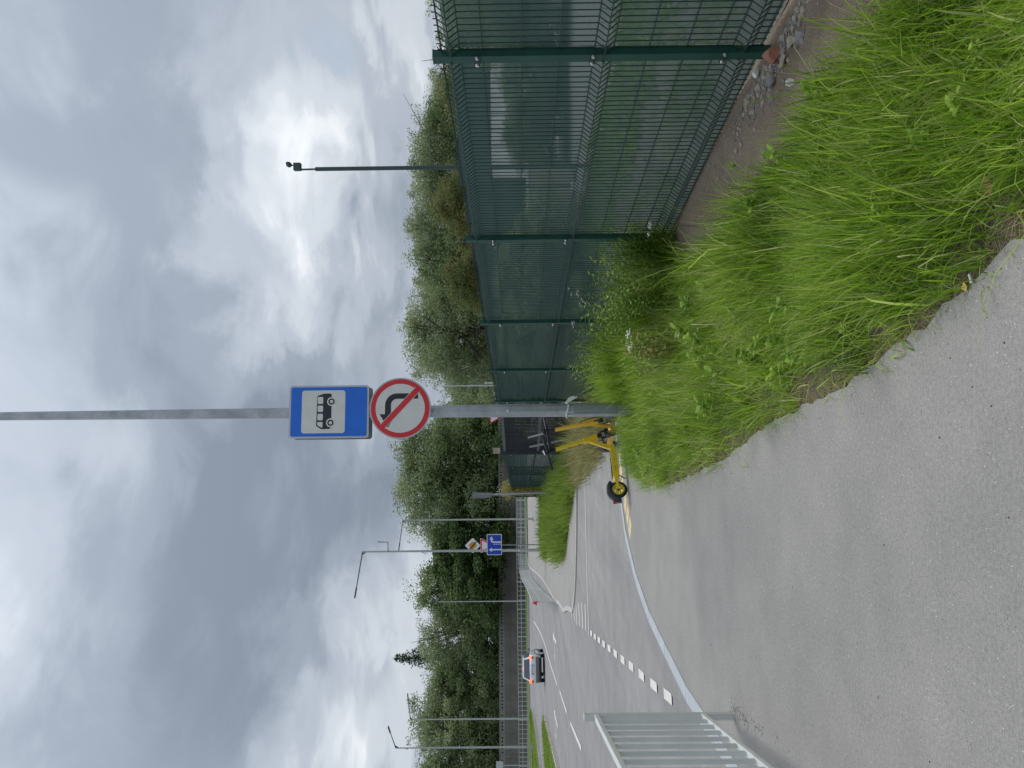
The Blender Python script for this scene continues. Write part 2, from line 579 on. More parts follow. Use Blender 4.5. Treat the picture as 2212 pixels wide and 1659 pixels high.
# woven shade net on the fence: threads and open holes, finer than a pixel
m, nd, lk, p = mat_new('green shade net')
p.inputs['Base Color'].default_value = (.10, .165, .155, 1)
p.inputs['Roughness'].default_value = .8
t = N(nd, 'ShaderNodeTexCoord')
nz = N(nd, 'ShaderNodeTexNoise', inp={'Scale': 2.2, 'Detail': 4.0})
lk.new(t.outputs['Object'], nz.inputs['Vector'])
wv = N(nd, 'ShaderNodeTexNoise', inp={'Scale': 160.0, 'Detail': 1.0})
mpn = N(nd, 'ShaderNodeMapping', inp={'Scale': (1, 1, .06)})
lk.new(t.outputs['Object'], mpn.inputs[0])
lk.new(mpn.outputs[0], wv.inputs['Vector'])
f1 = N(nd, 'ShaderNodeMath', operation='MULTIPLY_ADD', inp={1: .14, 2: .65})
lk.new(nz.outputs['Fac'], f1.inputs[0])
f2 = N(nd, 'ShaderNodeMath', operation='MULTIPLY_ADD', inp={1: .22})
lk.new(wv.outputs['Fac'], f2.inputs[0])
f3 = N(nd, 'ShaderNodeMath', operation='SUBTRACT', inp={1: .11})
lk.new(f1.outputs[0], f2.inputs[2])
lk.new(f2.outputs[0], f3.inputs[0])
trn = N(nd, 'ShaderNodeBsdfTransparent')
tl = N(nd, 'ShaderNodeBsdfTranslucent', inp={'Color': (.09, .16, .145, 1)})
m1 = N(nd, 'ShaderNodeMixShader', inp={0: .4})
lk.new(p.outputs[0], m1.inputs[1])
lk.new(tl.outputs[0], m1.inputs[2])
m2 = N(nd, 'ShaderNodeMixShader')
lk.new(f3.outputs[0], m2.inputs[0])
lk.new(trn.outputs[0], m2.inputs[1])
lk.new(m1.outputs[0], m2.inputs[2])
lk.new(m2.outputs[0], nd['Material Output'].inputs[0])
M['net'] = m

GR = [(.062, .125, .018), (.14, .265, .024), (.275, .45, .032), (.38, .57, .055), (.48, .60, .14), (.64, .62, .32)]
M['grass'] = leafy('meadow grass', GR, .55, .45, patch=.3, pscale=1.6, spec=.3)
M['grass_far'] = leafy('verge grass', [(0.09, 0.15, 0.021), (0.165, 0.255, 0.033), (0.2475, 0.36, 0.0525), (0.375, 0.45, 0.12)], .4, .5, patch=.4, pscale=.5)
M['grass_dry'] = leafy('dry weedy growth', [(0.141, 0.172, 0.061), (0.262, 0.262, 0.101), (0.404, 0.353, 0.172), (0.242, 0.303, 0.071), (0.505, 0.404, 0.222)], .35, .6, patch=.3, pscale=.6)
M['weed'] = leafy('weed leaves', [(0.116, 0.223, 0.028), (0.214, 0.358, 0.039), (0.349, 0.524, 0.068)], .35, .45)
M['weed_yellow'] = leafy('yellowing weed leaves', [(0.16, 0.2, 0.03), (0.26, 0.27, 0.045), (0.33, 0.29, 0.06)], .35, .5)
M['willow'] = leafy('grey green willow leaves', [(0.155, 0.205, 0.101), (0.229, 0.29, 0.143), (0.312, 0.376, 0.192), (0.404, 0.458, 0.256)], .45, .55, patch=.25, pscale=.4)
M['alder'] = leafy('dark green leaves', [(0.127, 0.19, 0.087), (0.193, 0.27, 0.116), (0.279, 0.356, 0.159), (0.367, 0.436, 0.213)], .45, .5, patch=.25, pscale=.4)
M['maple'] = leafy('deep green maple leaves', [(0.046, 0.09, 0.034), (0.081, 0.138, 0.048), (0.127, 0.19, 0.067), (0.184, 0.23, 0.086)], .45, .5, patch=.3, pscale=.5)
M['autumn'] = leafy('yellowing shrub leaves', [(0.085, 0.125, 0.045), (0.135, 0.175, 0.055), (0.18, 0.205, 0.065), (0.22, 0.2, 0.08)], .45, .55, patch=.4, pscale=.5)
M['spruce'] = leafy('spruce needles', [(0.047, 0.087, 0.053), (0.083, 0.133, 0.083), (0.133, 0.187, 0.113)], .1, .6)


# ------------------------------------------------------------------ fields of blades / leaves
def quick_mesh(name, verts, faces_by_n, mat, tint=None, smooth=True):
    """verts (n,3); faces_by_n: list of (m,k) index arrays"""
    me = bpy.data.meshes.new(name)
    me.vertices.add(len(verts))
    me.vertices.foreach_set('co', np.asarray(verts, np.float32).ravel())
    tot = sum(f.size for f in faces_by_n)
    me.loops.add(tot)
    me.loops.foreach_set('vertex_index', np.concatenate([f.ravel() for f in faces_by_n]).astype(np.int32))
    starts, n0 = [], 0
    for f in faces_by_n:
        k = f.shape[1]
        starts.append(n0 + np.arange(len(f)) * k)
        n0 += f.size
    st = np.concatenate(starts).astype(np.int32)
    me.polygons.add(len(st))
    me.polygons.foreach_set('loop_start', st)
    if smooth:
        me.polygons.foreach_set('use_smooth', np.ones(len(st), bool))
    me.update(calc_edges=True)
    me.validate()
    if tint is not None:
        a = me.attributes.new('tint', 'FLOAT', 'POINT')
        a.data.foreach_set('value', np.asarray(tint, np.float32))
    me.materials.append(mat)
    return me


def blades(base, h, az, lean, curl, width, tint, name, mat):
    """n grass blades, each three tapering segments bending over towards az"""
    n = len(base)
    dirv = np.stack([np.cos(az), np.sin(az), np.zeros(n)], 1)
    side = np.stack([-np.sin(az), np.cos(az), np.zeros(n)], 1)
    tw = rng.uniform(-.9, .9, n)
    side = side * np.cos(tw)[:, None] + dirv * np.sin(tw)[:, None]
    levels = [0.0, .38, .72, 1.0]
    V = []
    for t_ in levels:
        ang = lean + curl * t_
        # integrate the bend
        k = np.maximum(np.abs(curl), 1e-3) * np.sign(curl + 1e-9)
        hx = (np.cos(lean) - np.cos(ang)) / k * h
        hz = (np.sin(ang) - np.sin(lean)) / k * h
        c = base + dirv * hx[:, None] + np.array([0, 0, 1.0]) * hz[:, None]
        w = width * (1.0 - t_ ** 2.2) * (.75 + .5 * min(t_ * 2, 1))
        if t_ < 1:
            V.append(c - side * w[:, None] / 2)
            V.append(c + side * w[:, None] / 2)
        else:
            V.append(c)
    verts = np.stack(V, 1).reshape(-1, 3)
    o = np.arange(n)[:, None] * 7
    quads = np.concatenate([o + np.array([0, 1, 3, 2]), o + np.array([2, 3, 5, 4])], 0)
    tris = o + np.array([4, 5, 6])
    return quick_mesh(name, verts, [quads, tris], mat, np.repeat(tint, 7))


def leaf_cloud(pts, nrm, size, aspect, tint, name, mat):
    """rhombic leaves at pts with normals nrm"""
    n = len(pts)
    nrm = nrm / (np.linalg.norm(nrm, axis=1, keepdims=True) + 1e-9)
    r = rng.normal(size=(n, 3))
    a = np.cross(nrm, r)
    a /= np.linalg.norm(a, axis=1, keepdims=True) + 1e-9
    b = np.cross(nrm, a)
    s = size[:, None]
    V = np.stack([pts - a * s, pts - b * s * aspect + nrm * s * .12, pts + a * s, pts + b * s * aspect - nrm * s * .1], 1).reshape(-1, 3)
    q = np.arange(n)[:, None] * 4 + np.array([0, 1, 2, 3])
    return quick_mesh(name, V, [q], mat, np.repeat(tint, 4), smooth=False)


def interp(poly, y):
    """x of the polyline (list of (x, y) with rising y) at y"""
    xs, ys = np.array([p[0] for p in poly]), np.array([p[1] for p in poly])
    return np.interp(y, ys, xs)


def strip(name, lf, rt, y0, y1, mat, z=0.0, step=2.0, nx=6, parent=None, skirt=0.0, zf=None):
    """ground sheet between two polylines lf(y) and rt(y)"""
    ysl = sorted(set([y0, y1] + [float(v) for v in np.arange(y0, y1, step)] + [p[1] for p in lf + rt if y0 < p[1] < y1]))
    vs, fs = [], []
    for y in ysl:
        a, b = float(interp(lf, y)), float(interp(rt, y))
        for i in range(nx + 1):
            x = a + (b - a) * i / nx
            vs.append((x, y, gz(x, y) + (zf(x, y) if zf else z)))
    k = nx + 1
    for j in range(len(ysl) - 1):
        for i in range(nx):
            fs.append((j * k + i, j * k + i + 1, (j + 1) * k + i + 1, (j + 1) * k + i))
    mb = MB().add(vs, fs, True)
    if skirt:
        m_ = len(ysl) - 1
        loop = [j * k for j in range(len(ysl))][::-1] + list(range(k)) + [j * k + nx for j in range(len(ysl))] + [m_ * k + i for i in range(k)][::-1]
        for a, b in zip(loop, loop[1:] + loop[:1]):
            if a != b:
                A, B = vs[a], vs[b]
                mb.add([A, B, (B[0], B[1], B[2] - skirt), (A[0], A[1], A[2] - skirt)], [(0, 1, 2, 3)])
    o = mb.build(name, mat, parent)
    return o


def resample(poly, step):
    pts = [Vector((p[0], p[1], 0)) for p in poly]
    out, carry = [pts[0].copy()], 0.0
    for a, b in zip(pts, pts[1:]):
        L = (b - a).length
        d = step - carry
        while d <= L:
            out.append(a + (b - a) * (d / L))
            d += step
        carry = L - (d - step)
    return out


def kerb(name, poly, mat, top, width=.14, depth=.22, length=1.0, side=0.0, parent=None):
    root = empty(name)
    root['kind'] = 'structure'
    pts = resample(poly, length)
    for a, b in zip(pts, pts[1:]):
        t = (b - a).normalized()
        nrm = Vector((-t.y, t.x, 0))
        a2, b2 = a + t * .004 + nrm * side, b - t * .004 + nrm * side
        za, zb = gz(a.x, a.y) + top - depth / 2, gz(b.x, b.y) + top - depth / 2
        MB().bar((a2.x, a2.y, za), (b2.x, b2.y, zb), width, depth).build('kerb_stone', mat, root, bevel=.008 if a.y < 14 else 0)
    return root


# ================================================================== GROUND
g_ = []
for y in list(range(-40, 131, 5)) + [160, 220, 320, 500, 900, 2500]:
    g_.append(float(y))
gx = [-2500, -900, -400, -200, -120, -80, -60, -40, -20, 0, 20, 40, 60, 80, 120, 200, 400, 900, 2500]
mb = MB()
mb.add([(x, y, gz(x, y) - .14) for y in g_ for x in gx],
       [(j * len(gx) + i, j * len(gx) + i + 1, (j + 1) * len(gx) + i + 1, (j + 1) * len(gx) + i) for j in range(len(g_) - 1) for i in range(len(gx) - 1)], True)
tag(mb.build('ground', M['ground']), kind='structure')

road = strip('road', [(-70, -20), (-70, 78)], [(6, -20), (6, 78)], -20, 78, M['road'], -.06, 2.0, 24)
road['kind'] = 'structure'
# paler asphalt of the side road that swings off to the right
side_l = [(-3.0, 4), (-3.15, 7.6), (-3.9, 10.5), (-5.6, 17.5), (-6.9, 22), (-7.2, 24)]
strip('side_road_surface', side_l, [(-2.3, 4), (-2.4, 7), (-2.3, 10), (2, 12), (4, 14), (4, 24)], 4, 24, M['slip'], -.055, 1.0, 10, road)

KERB = [(-2.3, -6), (-2.42, 0), (-2.6, 3), (-2.72, 5), (-2.78, 6.35), (-2.83, 6.9), (-2.81, 7.55), (-2.78, 8.0), (-2.74, 8.87), (-2.66, 9.35), (-2.55, 9.88), (-2.4, 10.38),
        (-2.25, 10.68), (-2.08, 10.98), (-1.84, 11.32), (-1.5, 11.58), (-.95, 11.74), (-.3, 11.84), (1.2, 11.95), (4, 12.1)]
EDGE = [(.60, -2), (.56, 1.0), (.47, 2.0), (.40, 2.34), (.33, 2.52), (.19, 2.87), (-.06, 3.67), (-.30, 4.80), (-.58, 5.69), (-.86, 6.9), (-1.10, 8.1), (-1.22, 9.2), (-1.16, 10.0), (-.8, 10.45), (0, 10.7), (1.2, 10.8), (4, 10.9)]


def jag(poly, amp, step):
    r2 = random.Random(5)
    pts = resample(poly, step)
    return [(p.x + r2.uniform(-amp, amp), p.y + r2.uniform(-amp, amp)) for p in pts]


pe = [(p[0], p[1]) for p in KERB] + [(4, 10.9)] + jag(EDGE, .018, .07)[::-1]
mb = MB()
mb.add([(x + (0.02 if i < len(KERB) else 0), y, 0.0) for i, (x, y) in enumerate(pe)], [tuple(range(len(pe)))])
path = tag(mb.build('footpath', M['path']), kind='structure')
near_kerb = kerb('kerb', KERB, M['kerb'], .012, .14, .2, 1.0)

# ---- markings, sheets 4 mm above the road
def quad_mark(name, pts, mat=None, dz=.006, parent=None):
    mb_ = MB().add([(x, y, gz(x, y) - .055 + dz) for x, y in pts], [tuple(range(len(pts)))])
    return mb_.build(name, mat or M['paint'], parent or road)


def line_mark(name, a, b, w, segs=1):
    a, b = Vector((*a, 0)), Vector((*b, 0))
    t = (b - a).normalized()
    n = Vector((-t.y, t.x, 0)) * w / 2
    vs, fs = [], []
    for i in range(segs + 1):
        p = a + (b - a) * i / segs
        for q in (p - n, p + n):
            vs.append((q.x, q.y, gz(q.x, q.y) - .055 + .006))
    for i in range(segs):
        fs.append((2 * i, 2 * i + 1, 2 * i + 3, 2 * i + 2))
    return MB().add(vs, fs).build(name, M['paint'], road)


dashes = [(-3.33, 8.17), (-3.55, 9.03), (-3.78, 9.95), (-4.0, 10.86), (-4.23, 11.76), (-4.45, 12.65), (-4.67, 13.54), (-4.89, 14.42), (-5.10, 15.28), (-5.31, 16.12), (-5.51, 16.95)]
for i, (x, y) in enumerate(dashes):
    t = Vector((-.235, .972, 0)) * .225
    n = Vector((.972, .235, 0)) * .056
    c = Vector((x, y, 0))
    quad_mark('lane_dash', [((c + q).x, (c + q).y) for q in (-t - n, -t + n, t + n, t - n)])
line_mark('edge_line', (-5.72, 17.5), (-4.79, 17.80), .12, 1)
line_mark('edge_line', (-4.79, 17.80), (-2.93, 18.1), .12, 1)
line_mark('edge_line', (-2.93, 18.1), (0.5, 18.25), .12, 1)
for a, b in (((-7.12, 23.35), (-6.74, 23.5)), ((-6.85, 22.2), (-6.42, 22.4)), ((-6.66, 21.2), (-6.2, 21.45)), ((-6.4, 20.25), (-5.85, 20.5)),
             ((-6.12, 19.2), (-5.55, 19.45)), ((-5.9, 18.3), (-5.3, 18.5))):
    line_mark('hatch_stripe', a, b, .2)
sol = [(-10.1, 22.0), (-10.75, 24.3), (-11.3, 26.4), (-12.55, 31.5), (-13.1, 33.4), (-14.9, 40.9), (-17.2, 51.0), (-19.2, 60.0), (-21, 68)]
for a, b in zip(sol[4:], sol[5:]):
    line_mark('lane_line', a, b, .13, 4)
line_mark('lane_dash', (-11.35, 26.5), (-12.5, 31.3), .13)
line_mark('lane_dash', (-9.6, 20.2), (-10.85, 24.6), .13)
for y in (47.6, 51.0, 54.4, 58):
    line_mark('lane_dash', (-18.6 - (y - 48) * .9, y), (-19.4 - (y - 48) * .9, y + .5), .14)


def arrow(x, y, rz):
    o = MB()
    pts = [(-.08, -2), (.08, -2), (.08, .4), (.3, .3), (0, 1.6), (-.3, .3), (-.08, .4)]
    c_, s_ = math.cos(rz), math.sin(rz)
    q = [(x + a * c_ - b * s_, y + a * s_ + b * c_) for a, b in pts]
    o.add([(a, b, gz(a, b) - .049) for a, b in q], [tuple(range(len(q)))])
    br = [(-.08, -.9), (-.08, -.65), (-.75, .05), (-.75, .55), (-1.05, -.15), (-.9, -.2)]
    q = [(x + a * c_ - b * s_, y + a * s_ + b * c_) for a, b in br]
    o.add([(a, b, gz(a, b) - .0485) for a, b in q], [tuple(range(len(q)))])
    return o.build('direction_arrow', M['paint'], road)


arrow(-11.8, 35.6, R(13))
arrow(-15.3, 35.2, R(13))

# ---- yellow tactile slabs at the crossing, each ribbed
def slab(cx, cy, rz, w=.3, l=.3):
    o = MB().box((0, 0, -.02), (w, l, .05))
    for k in range(4):
        o.box((-w / 2 + w * (k + .5) / 4, 0, .006), (w * .12, l * .94, .003))
    return o.build('tactile_slab', M['yellow_tile'], path, bevel=.004, loc=(cx, cy, -.001), rz=rz)


for a, b, n in (((-.98, 11.46), (-1.60, 11.14), 3), ((-1.62, 10.98), (-2.03, 10.34), 3)):
    a, b = Vector((*a, 0)), Vector((*b, 0))
    ang = math.atan2((b - a).y, (b - a).x)
    for k in range(n):
        c = a + (b - a) * ((k + .5) / n)
        slab(c.x, c.y, ang, (b - a).length / n - .06, .27)
# small loose gravel beside the railing foot
def pebbles(name, n, area, smin, smax, mat, zf, seed):
    r2 = random.Random(seed)
    o = MB()
    for i in range(n):
        x, y = area(r2)
        s = r2.uniform(smin, smax)
        ring_ = []
        z = zf(x, y)
        for j, (rr, zz) in enumerate(((.9, 0), (1, .35), (.55, .75))):
            for k in range(6):
                a = 2 * math.pi * (k + .5 * j) / 6
                ring_.append((x + s * rr * math.cos(a) * r2.uniform(.75, 1.2), y + s * rr * math.sin(a) * r2.uniform(.7, 1.1), z - s * .15 + s * zz * r2.uniform(.8, 1.2)))
        fs = [(j * 6 + k, j * 6 + (k + 1) % 6, (j + 1) * 6 + (k + 1) % 6, (j + 1) * 6 + k) for j in range(2) for k in range(6)] + [tuple(range(12, 18))]
        o.add(ring_, fs)
    return o.build(name, mat)


def a1(r2):
    t = abs(r2.gauss(0, .35))
    return (-2.34 + .28 * t + r2.gauss(0, .022), 5.5 - 1.25 * t + r2.gauss(0, .05))


tag(pebbles('gravel_heap', 110, a1, .003, .008, M['stone_grey'], lambda x, y: 0.0, 3), 'loose gravel swept against the foot of the grey railing', 'gravel', kind='stuff')

# ---- the island on the far side of the side road
isl_l = [(-3.3, 20.6), (-4.5, 20.9), (-5.36, 21.3), (-6.1, 21.9), (-6.75, 22.8), (-7.1, 24.3), (-7.6, 26.0), (-8.07, 27.3), (-8.69, 30.5), (-9.6, 34), (-18.3, 77), (-19, 79.5)]
isl_l2 = [(2.5, 20.35), (-3.3, 20.62)] + isl_l[1:]
strip('island_pavement', isl_l2, [(40, 20.35), (40, 79.5)], 20.36, 79.5, M['island'], -.025, 1.5, 12, None, .2)['kind'] = 'structure'
kerb('island_kerb', [(2.5, 20.32)] + isl_l[:9] + [(-9.6, 34), (-11.2, 42), (-18.3, 77)], M['kerb_warm'], -.015, .15, .24, 1.0)
kerb('far_kerb', [(-62, 79.6), (-40, 78.4), (-18.6, 77.6)], M['kerb_warm'], .09, .2, .3, 2.0)
strip('far_verge', [(-90, 78.2), (-90, 100)], [(40, 78.2), (40, 100)], 79.6, 112, M['turf'], .04, 4, 10)['kind'] = 'structure'

# ---- the two grassy traffic islands at the left
L1r = [(-27.6, 44), (-28.1, 50), (-28.6, 57.5), (-29.0, 60), (-29.0, 62.6), (-29.1, 65.6), (-29.5, 68.9), (-30.2, 71.6)]
L1l = [(-60, 44), (-52, 52), (-44, 60), (-36, 68), (-31, 71.6)]
tag(strip('traffic_island', L1l, L1r, 44, 71.6, M['turf'], .16, 1.5, 8, None, .26), kind='structure')
kerb('traffic_island_kerb', L1r, M['kerb_warm'], .12, .3, .3, 1.5)
L2r = [(-14.6, 26), (-15.5, 29.5), (-16.13, 32.3), (-16.7, 34.1), (-18.4, 39.6), (-20.25, 45.6), (-21.4, 49.2)]
L2l = [(-19.5, 26), (-21, 31), (-22.4, 38), (-22.9, 45), (-22.2, 49.3)]
tag(strip('traffic_island', L2l, L2r, 26, 49.2, M['turf'], .13, 1.0, 8, None, .24), kind='structure')
kerb('traffic_island_kerb', L2r + [(-21.9, 49.6), (-22.3, 49.2)], M['kerb_warm'], .1, .28, .3, 1.5)

# ---- verge in front of the fence
FX0, FY0 = 1.785, 4.14
FD = Vector((-.519, 2.463, 0))
PAN = FD.length
FD.normalize()
FN = Vector((FD.y, -FD.x, 0))            # away from the path, into the yard


def fence_x(y):
    return FX0 + (y - FY0) * FD.x / FD.y


def verge_z(x, y):
    xe = float(np.interp(y, [p[1] for p in EDGE[:13]], [p[0] for p in EDGE[:13]]))
    t = (x - xe) / max(.2, fence_x(y) - xe)
    return -.012 + .15 * ss(0.0, .75, t) + .03 * math.sin(x * 5 + y * 2.3) * ss(.05, .4, t)


V_l = [(p[0] - .02, p[1]) for p in EDGE[:13]]
V_r = [(fence_x(y) + .04, y) for y in (-3, 12)]
tag(strip('verge_soil', [(.6, -2)] + V_l, V_r, -2, 10.0, M['dirt'], step=.25, nx=24, zf=verge_z), kind='structure')
S_l = [(1.75, -.5), (1.30, 2.4), (1.20, 3.24), (1.10, 3.44), (1.02, 3.71), (.96, 4.04), (.90, 4.43), (.86, 4.80), (.84, 5.24), (.90, 5.8), (1.10, 6.6)]
tag(strip('sandy_strip', S_l, V_r, -.5, 6.6, M['sand'], step=.2, nx=14, zf=lambda x, y: verge_z(x, y) + .008), kind='structure')

# ---- the yard behind the fence
def off_fence(d, ys):
    return [(fence_x(y) + d / FD.y + 0, y) for y in ys]


YS = (-4, 20)
tag(strip('yard_gravel', off_fence(.06, YS), off_fence(2.05, YS), -4, 19.8, M['gravel'], .125, 1.5, 4), kind='structure')
tag(strip('yard_lawn', off_fence(2.04, YS), off_fence(3.8, YS), -4, 19.8, M['yardgrass'], .129, 1.5, 4), kind='structure')
tag(strip('yard_asphalt', off_fence(3.78, YS), [(60, -4), (60, 20)], -4, 19.8, M['yard'], .133, 1.5, 6), kind='structure')
tag(strip('yard_rear_ground', [(-1, 19.7), (-3, 26), (-3, 45)], [(60, 19.7), (60, 45)], 19.9, 45, M['gravel'], .137, 2.5, 6), kind='structure')

# ================================================================== WIRE FENCE
WTOP = 1.89
folds = [(1.84, .05), (1.02, .05), (.285, .05)]


def wire_profile():
    """(z, push towards the path) of an upright wire with its three V folds"""
    pr = [(WTOP + .02, 0)]
    for z, h in folds:
        pr += [(z + h, 0), (z, .045), (z - h, 0)]
    pr.append((.17, 0))
    return pr


def panel_mesh():
    o = MB()
    pr = wire_profile()
    w = .0046
    n = 50
    for i in range(n + 1):
        x = .035 + (PAN - .07) * i / n
        for (z0, p0), (z1, p1) in zip(pr, pr[1:]):
            o.bar((x, p0, z0), (x, p1, z1), w, w, (0, 1, 0))
    zs = [(WTOP, 0), (1.67, 0), (1.46, 0), (1.26, 0), (.78, 0), (.58, 0), (.42, 0), (.185, 0)]
    for z, h in folds:
        zs += [(z + h, 0), (z, .045), (z - h, 0)]
    for z, pz in zs:
        for dy in ((.006,) if abs(pz) > .01 else (.006, -.006)):
            o.bar((.02, pz + dy, z), (PAN - .02, pz + dy, z), .006, .006)
    return o.mesh('wire_panel', M['green_wire'])


def net_mesh():
    o = MB()
    nx, nz_ = 14, 8
    vs, fs = [], []
    for j in range(nz_ + 1):
        for i in range(nx + 1):
            vs.append((PAN * i / nx, -.03 + .006 * math.sin(i * 1.7 + j) + .005 * math.cos(j * 2.1 + i * .4), .16 + (1.87 - .16) * j / nz_))
    for j in range(nz_):
        for i in range(nx):
            fs.append((j * (nx + 1) + i, j * (nx + 1) + i + 1, (j + 1) * (nx + 1) + i + 1, (j + 1) * (nx + 1) + i))
    return o.add(vs, fs, True).mesh('shade_net', M['net'])


def post_mesh():
    o = MB().box((0, .02, 1.0), (.06, .045, 1.86))
    o.box((0, .02, 1.934), (.064, .049, .008))
    return o.mesh('post', M['green_post'])


def bolt_mesh():
    o = MB().tube([(0, .050, 0), (0, .062, 0)], [.011, .008], 8)
    return o.mesh('bolt', M['bolt'])


def clip_mesh():
    return MB().box((0, .046, 0), (.085, .01, .03)).mesh('clamp', M['green_wire'])


PM, NM, PoM, BM, CM = panel_mesh(), net_mesh(), post_mesh(), bolt_mesh(), clip_mesh()


def make_fence(name, posts, label, zoff=0.0, tangles=True):
    """posts: list of (x, y); the local +y of every panel looks to the path"""
    root = empty(name, (posts[0][0], posts[0][1], 0), 0, label, 'fence')
    o0 = Vector((*posts[0], 0))
    for i, p in enumerate(posts):
        pv = Vector((*p, 0))
        q = Vector((*(posts[i + 1] if i + 1 < len(posts) else posts[i - 1]), 0))
        t = (q - pv) if i + 1 < len(posts) else (pv - q)
        L = t.length
        ang = math.atan2(t.y, t.x)
        po = link('post', PoM, root, pv - o0 + Vector((0, 0, zoff)), ang)
        for z in (1.70, 1.08, .38):
            for s in (-1, 1):
                b = link('bolt', BM, po, (s * .03, 0, z))
            link('clamp', CM, po, (0, 0, z))
        if i + 1 < len(posts):
            for nm, me in (('wire_panel', PM), ('shade_net', NM)):
                w_ = link(nm, me, root, pv - o0 + Vector((0, 0, zoff)), ang)
                w_.scale = (L / PAN, 1, 1)
    return root


posts1 = [(FX0 + FD.x * PAN * k, FY0 + FD.y * PAN * k) for k in range(-2, 5)]
make_fence('wire_fence', posts1, 'dark green wire mesh fence with shade net along the long grass')
posts2 = [(-1.99, 22.05), (-2.87, 26.6), (-3.62, 30.7), (-4.4, 34.6), (-5.2, 38.6), (-6.0, 42.7), (-6.85, 46.8)]
make_fence('wire_fence', posts2, 'dark green mesh fence running away beyond the black gate', 0.02)

# tufts of dry twigs caught on the post tops
for k, nm in ((2, 'dry twig tangle caught on top of the nearest green fence post'), (3, 'dry twig tangle caught on top of the second green fence post')):
    r2 = random.Random(40 + k)
    o = MB()
    for i in range(26):
        p0 = Vector((r2.uniform(-.05, .05), r2.uniform(-.03, .03), r2.uniform(-.03, .02)))
        d = Vector((r2.gauss(0, 1), r2.gauss(0, .6), r2.gauss(.2, .6))).normalized() * r2.uniform(.04, .11)
        o.tube([p0, p0 + d * .5 + Vector((r2.gauss(0, .01), r2.gauss(0, .01), r2.gauss(0, .01))), p0 + d], [.0022, .002, .001], 4, False)
    b = o.build('twig_tangle', M['twig'], None, loc=(posts1[k][0], posts1[k][1] + .1, 1.90))
    tag(b, nm, 'twigs')
o = MB()
o.tube([(0, 0, 0), (.02, .01, .06), (.0, .0, .1), (-.05, .02, .115), (-.09, .0, .11)], .0025, 5)
tag(o.build('loose_wire', M['twig'], None, loc=(1.69, 4.6, 1.91)), 'bent loose wire sticking up from the fence top beside the nearest post', 'wire')

# ================================================================== GATE
gate = empty('slatted_gate', (-1.42, 20.6, 0), 0, 'black steel gate of upright slats at the end of the mesh fence', 'gate')
ga, gb = Vector((.75, -1.95, 0)), Vector((-.5, 1.35, 0))
for k in range(30):
    p = ga + (gb - ga) * (k / 29)
    MB().bar((p.x, p.y, .25), (p.x, p.y, 1.86), .03, .05).build('slat', M['gate'], gate)
for z in (1.9, .22, .95):
    MB().bar(ga + Vector((0, 0, z)), gb + Vector((0, 0, z)), .06, .07).build('rail', M['gate_rust'], gate)
for p, w in ((ga, .1), (gb, .14)):
    MB().box((p.x, p.y, 1.0), (w, w, 2.05)).build('post', M['gate'], gate, bevel=.006)
for k, (a, b, c_, d_) in enumerate(((.15, .4, .5, 1.25), (.42, .25, .75, 1.2), (.62, .2, .9, .85))):
    p, q = ga + (gb - ga) * a + Vector((-.25, -.25, b)), ga + (gb - ga) * c_ + Vector((-.12, -.1, d_))
    MB().bar(p, q, .05, .03).build('brace', M['gate_rust'], gate)
bx = MB().box((0, 0, .09), (.16, .12, .18)).box((0, 0, .19), (.18, .14, .02))
tag(bx.build('lamp_box', M['stone_pale'], None, .004, loc=(-1.9, 21.95, 2.03)), 'small pale box lamp on top of the gate post', 'lamp')

# ================================================================== LAMP POLE WITH SIGNS
PX, PY = -.305, 8.8
lp = empty('lamp_pole', (PX, PY, 0), 0, 'tall galvanised lamp pole carrying the bus stop sign', 'lamp pole')
MB().tube([(0, 0, 0), (0, 0, 1.2), (0, 0, 4), (0, 0, 9.0)], [.082, .078, .062, .042], 8, True, False).build('pole', M['galv'], lp)
MB().tube([(0, -.02, -.02), (0, -.02, .08)], [.16, .16], 10).build('base_plate', M['galv'], lp)
MB().prism(rrect(.085, .5, .012), (0, -.0725, .62), (1, 0, 0), (0, .005, 1), (0, -1, 0), 0, .006).build('service_door', M['plate'], lp)
MB().tube([(.0, -.074, 1.62), (.0, -.09, 1.62)], [.016, .014], 10).build('screw', M['bolt'], lp)
MB().tube([(0, 0, 8.95), (-.5, -.02, 9.12), (-1.3, -.05, 9.25)], .03, 8).build('arm', M['galv'], lp)
MB().box((-1.6, -.06, 9.27), (.65, .22, .07)).build('luminaire', M['arm'], lp, .02)

rib = empty('ribbon', (PX, PY, .94), 0, 'white ribbon knotted round the galvanised lamp pole', 'ribbon')
MB().tube([(.083 * math.cos(a), .083 * math.sin(a), .015 * math.sin(2 * a)) for a in [2 * math.pi * k / 18 for k in range(19)]], .012, 6, False).build('band', M['ribbon'], rib)
MB().add([(.08, -.03, .0), (.09, -.03, .025), (.15, -.05, -.02), (.165, -.05, -.075), (.135, -.05, -.085), (.12, -.045, -.03)], [(0, 1, 2, 5), (5, 2, 3, 4)]).build('tail', M['ribbon'], rib)
MB().add([(.085, -.035, -.01), (.095, -.035, .01), (.16, -.06, -.10), (.15, -.06, -.115)], [(0, 1, 2, 3)]).build('tail', M['ribbon'], rib)
MB().add([(-.07, -.05, .005), (-.055, -.06, .0), (-.06, -.07, -.07), (-.07, -.07, -.075)], [(0, 1, 2, 3)]).build('tail', M['ribbon'], rib)


def frame(yaw):
    """ex (to the viewer's right), ey up, ez out of the sign face towards the viewer"""
    return Vector((math.cos(yaw), math.sin(yaw), 0)), Vector((0, 0, 1)), Vector((math.sin(yaw), -math.cos(yaw), 0))


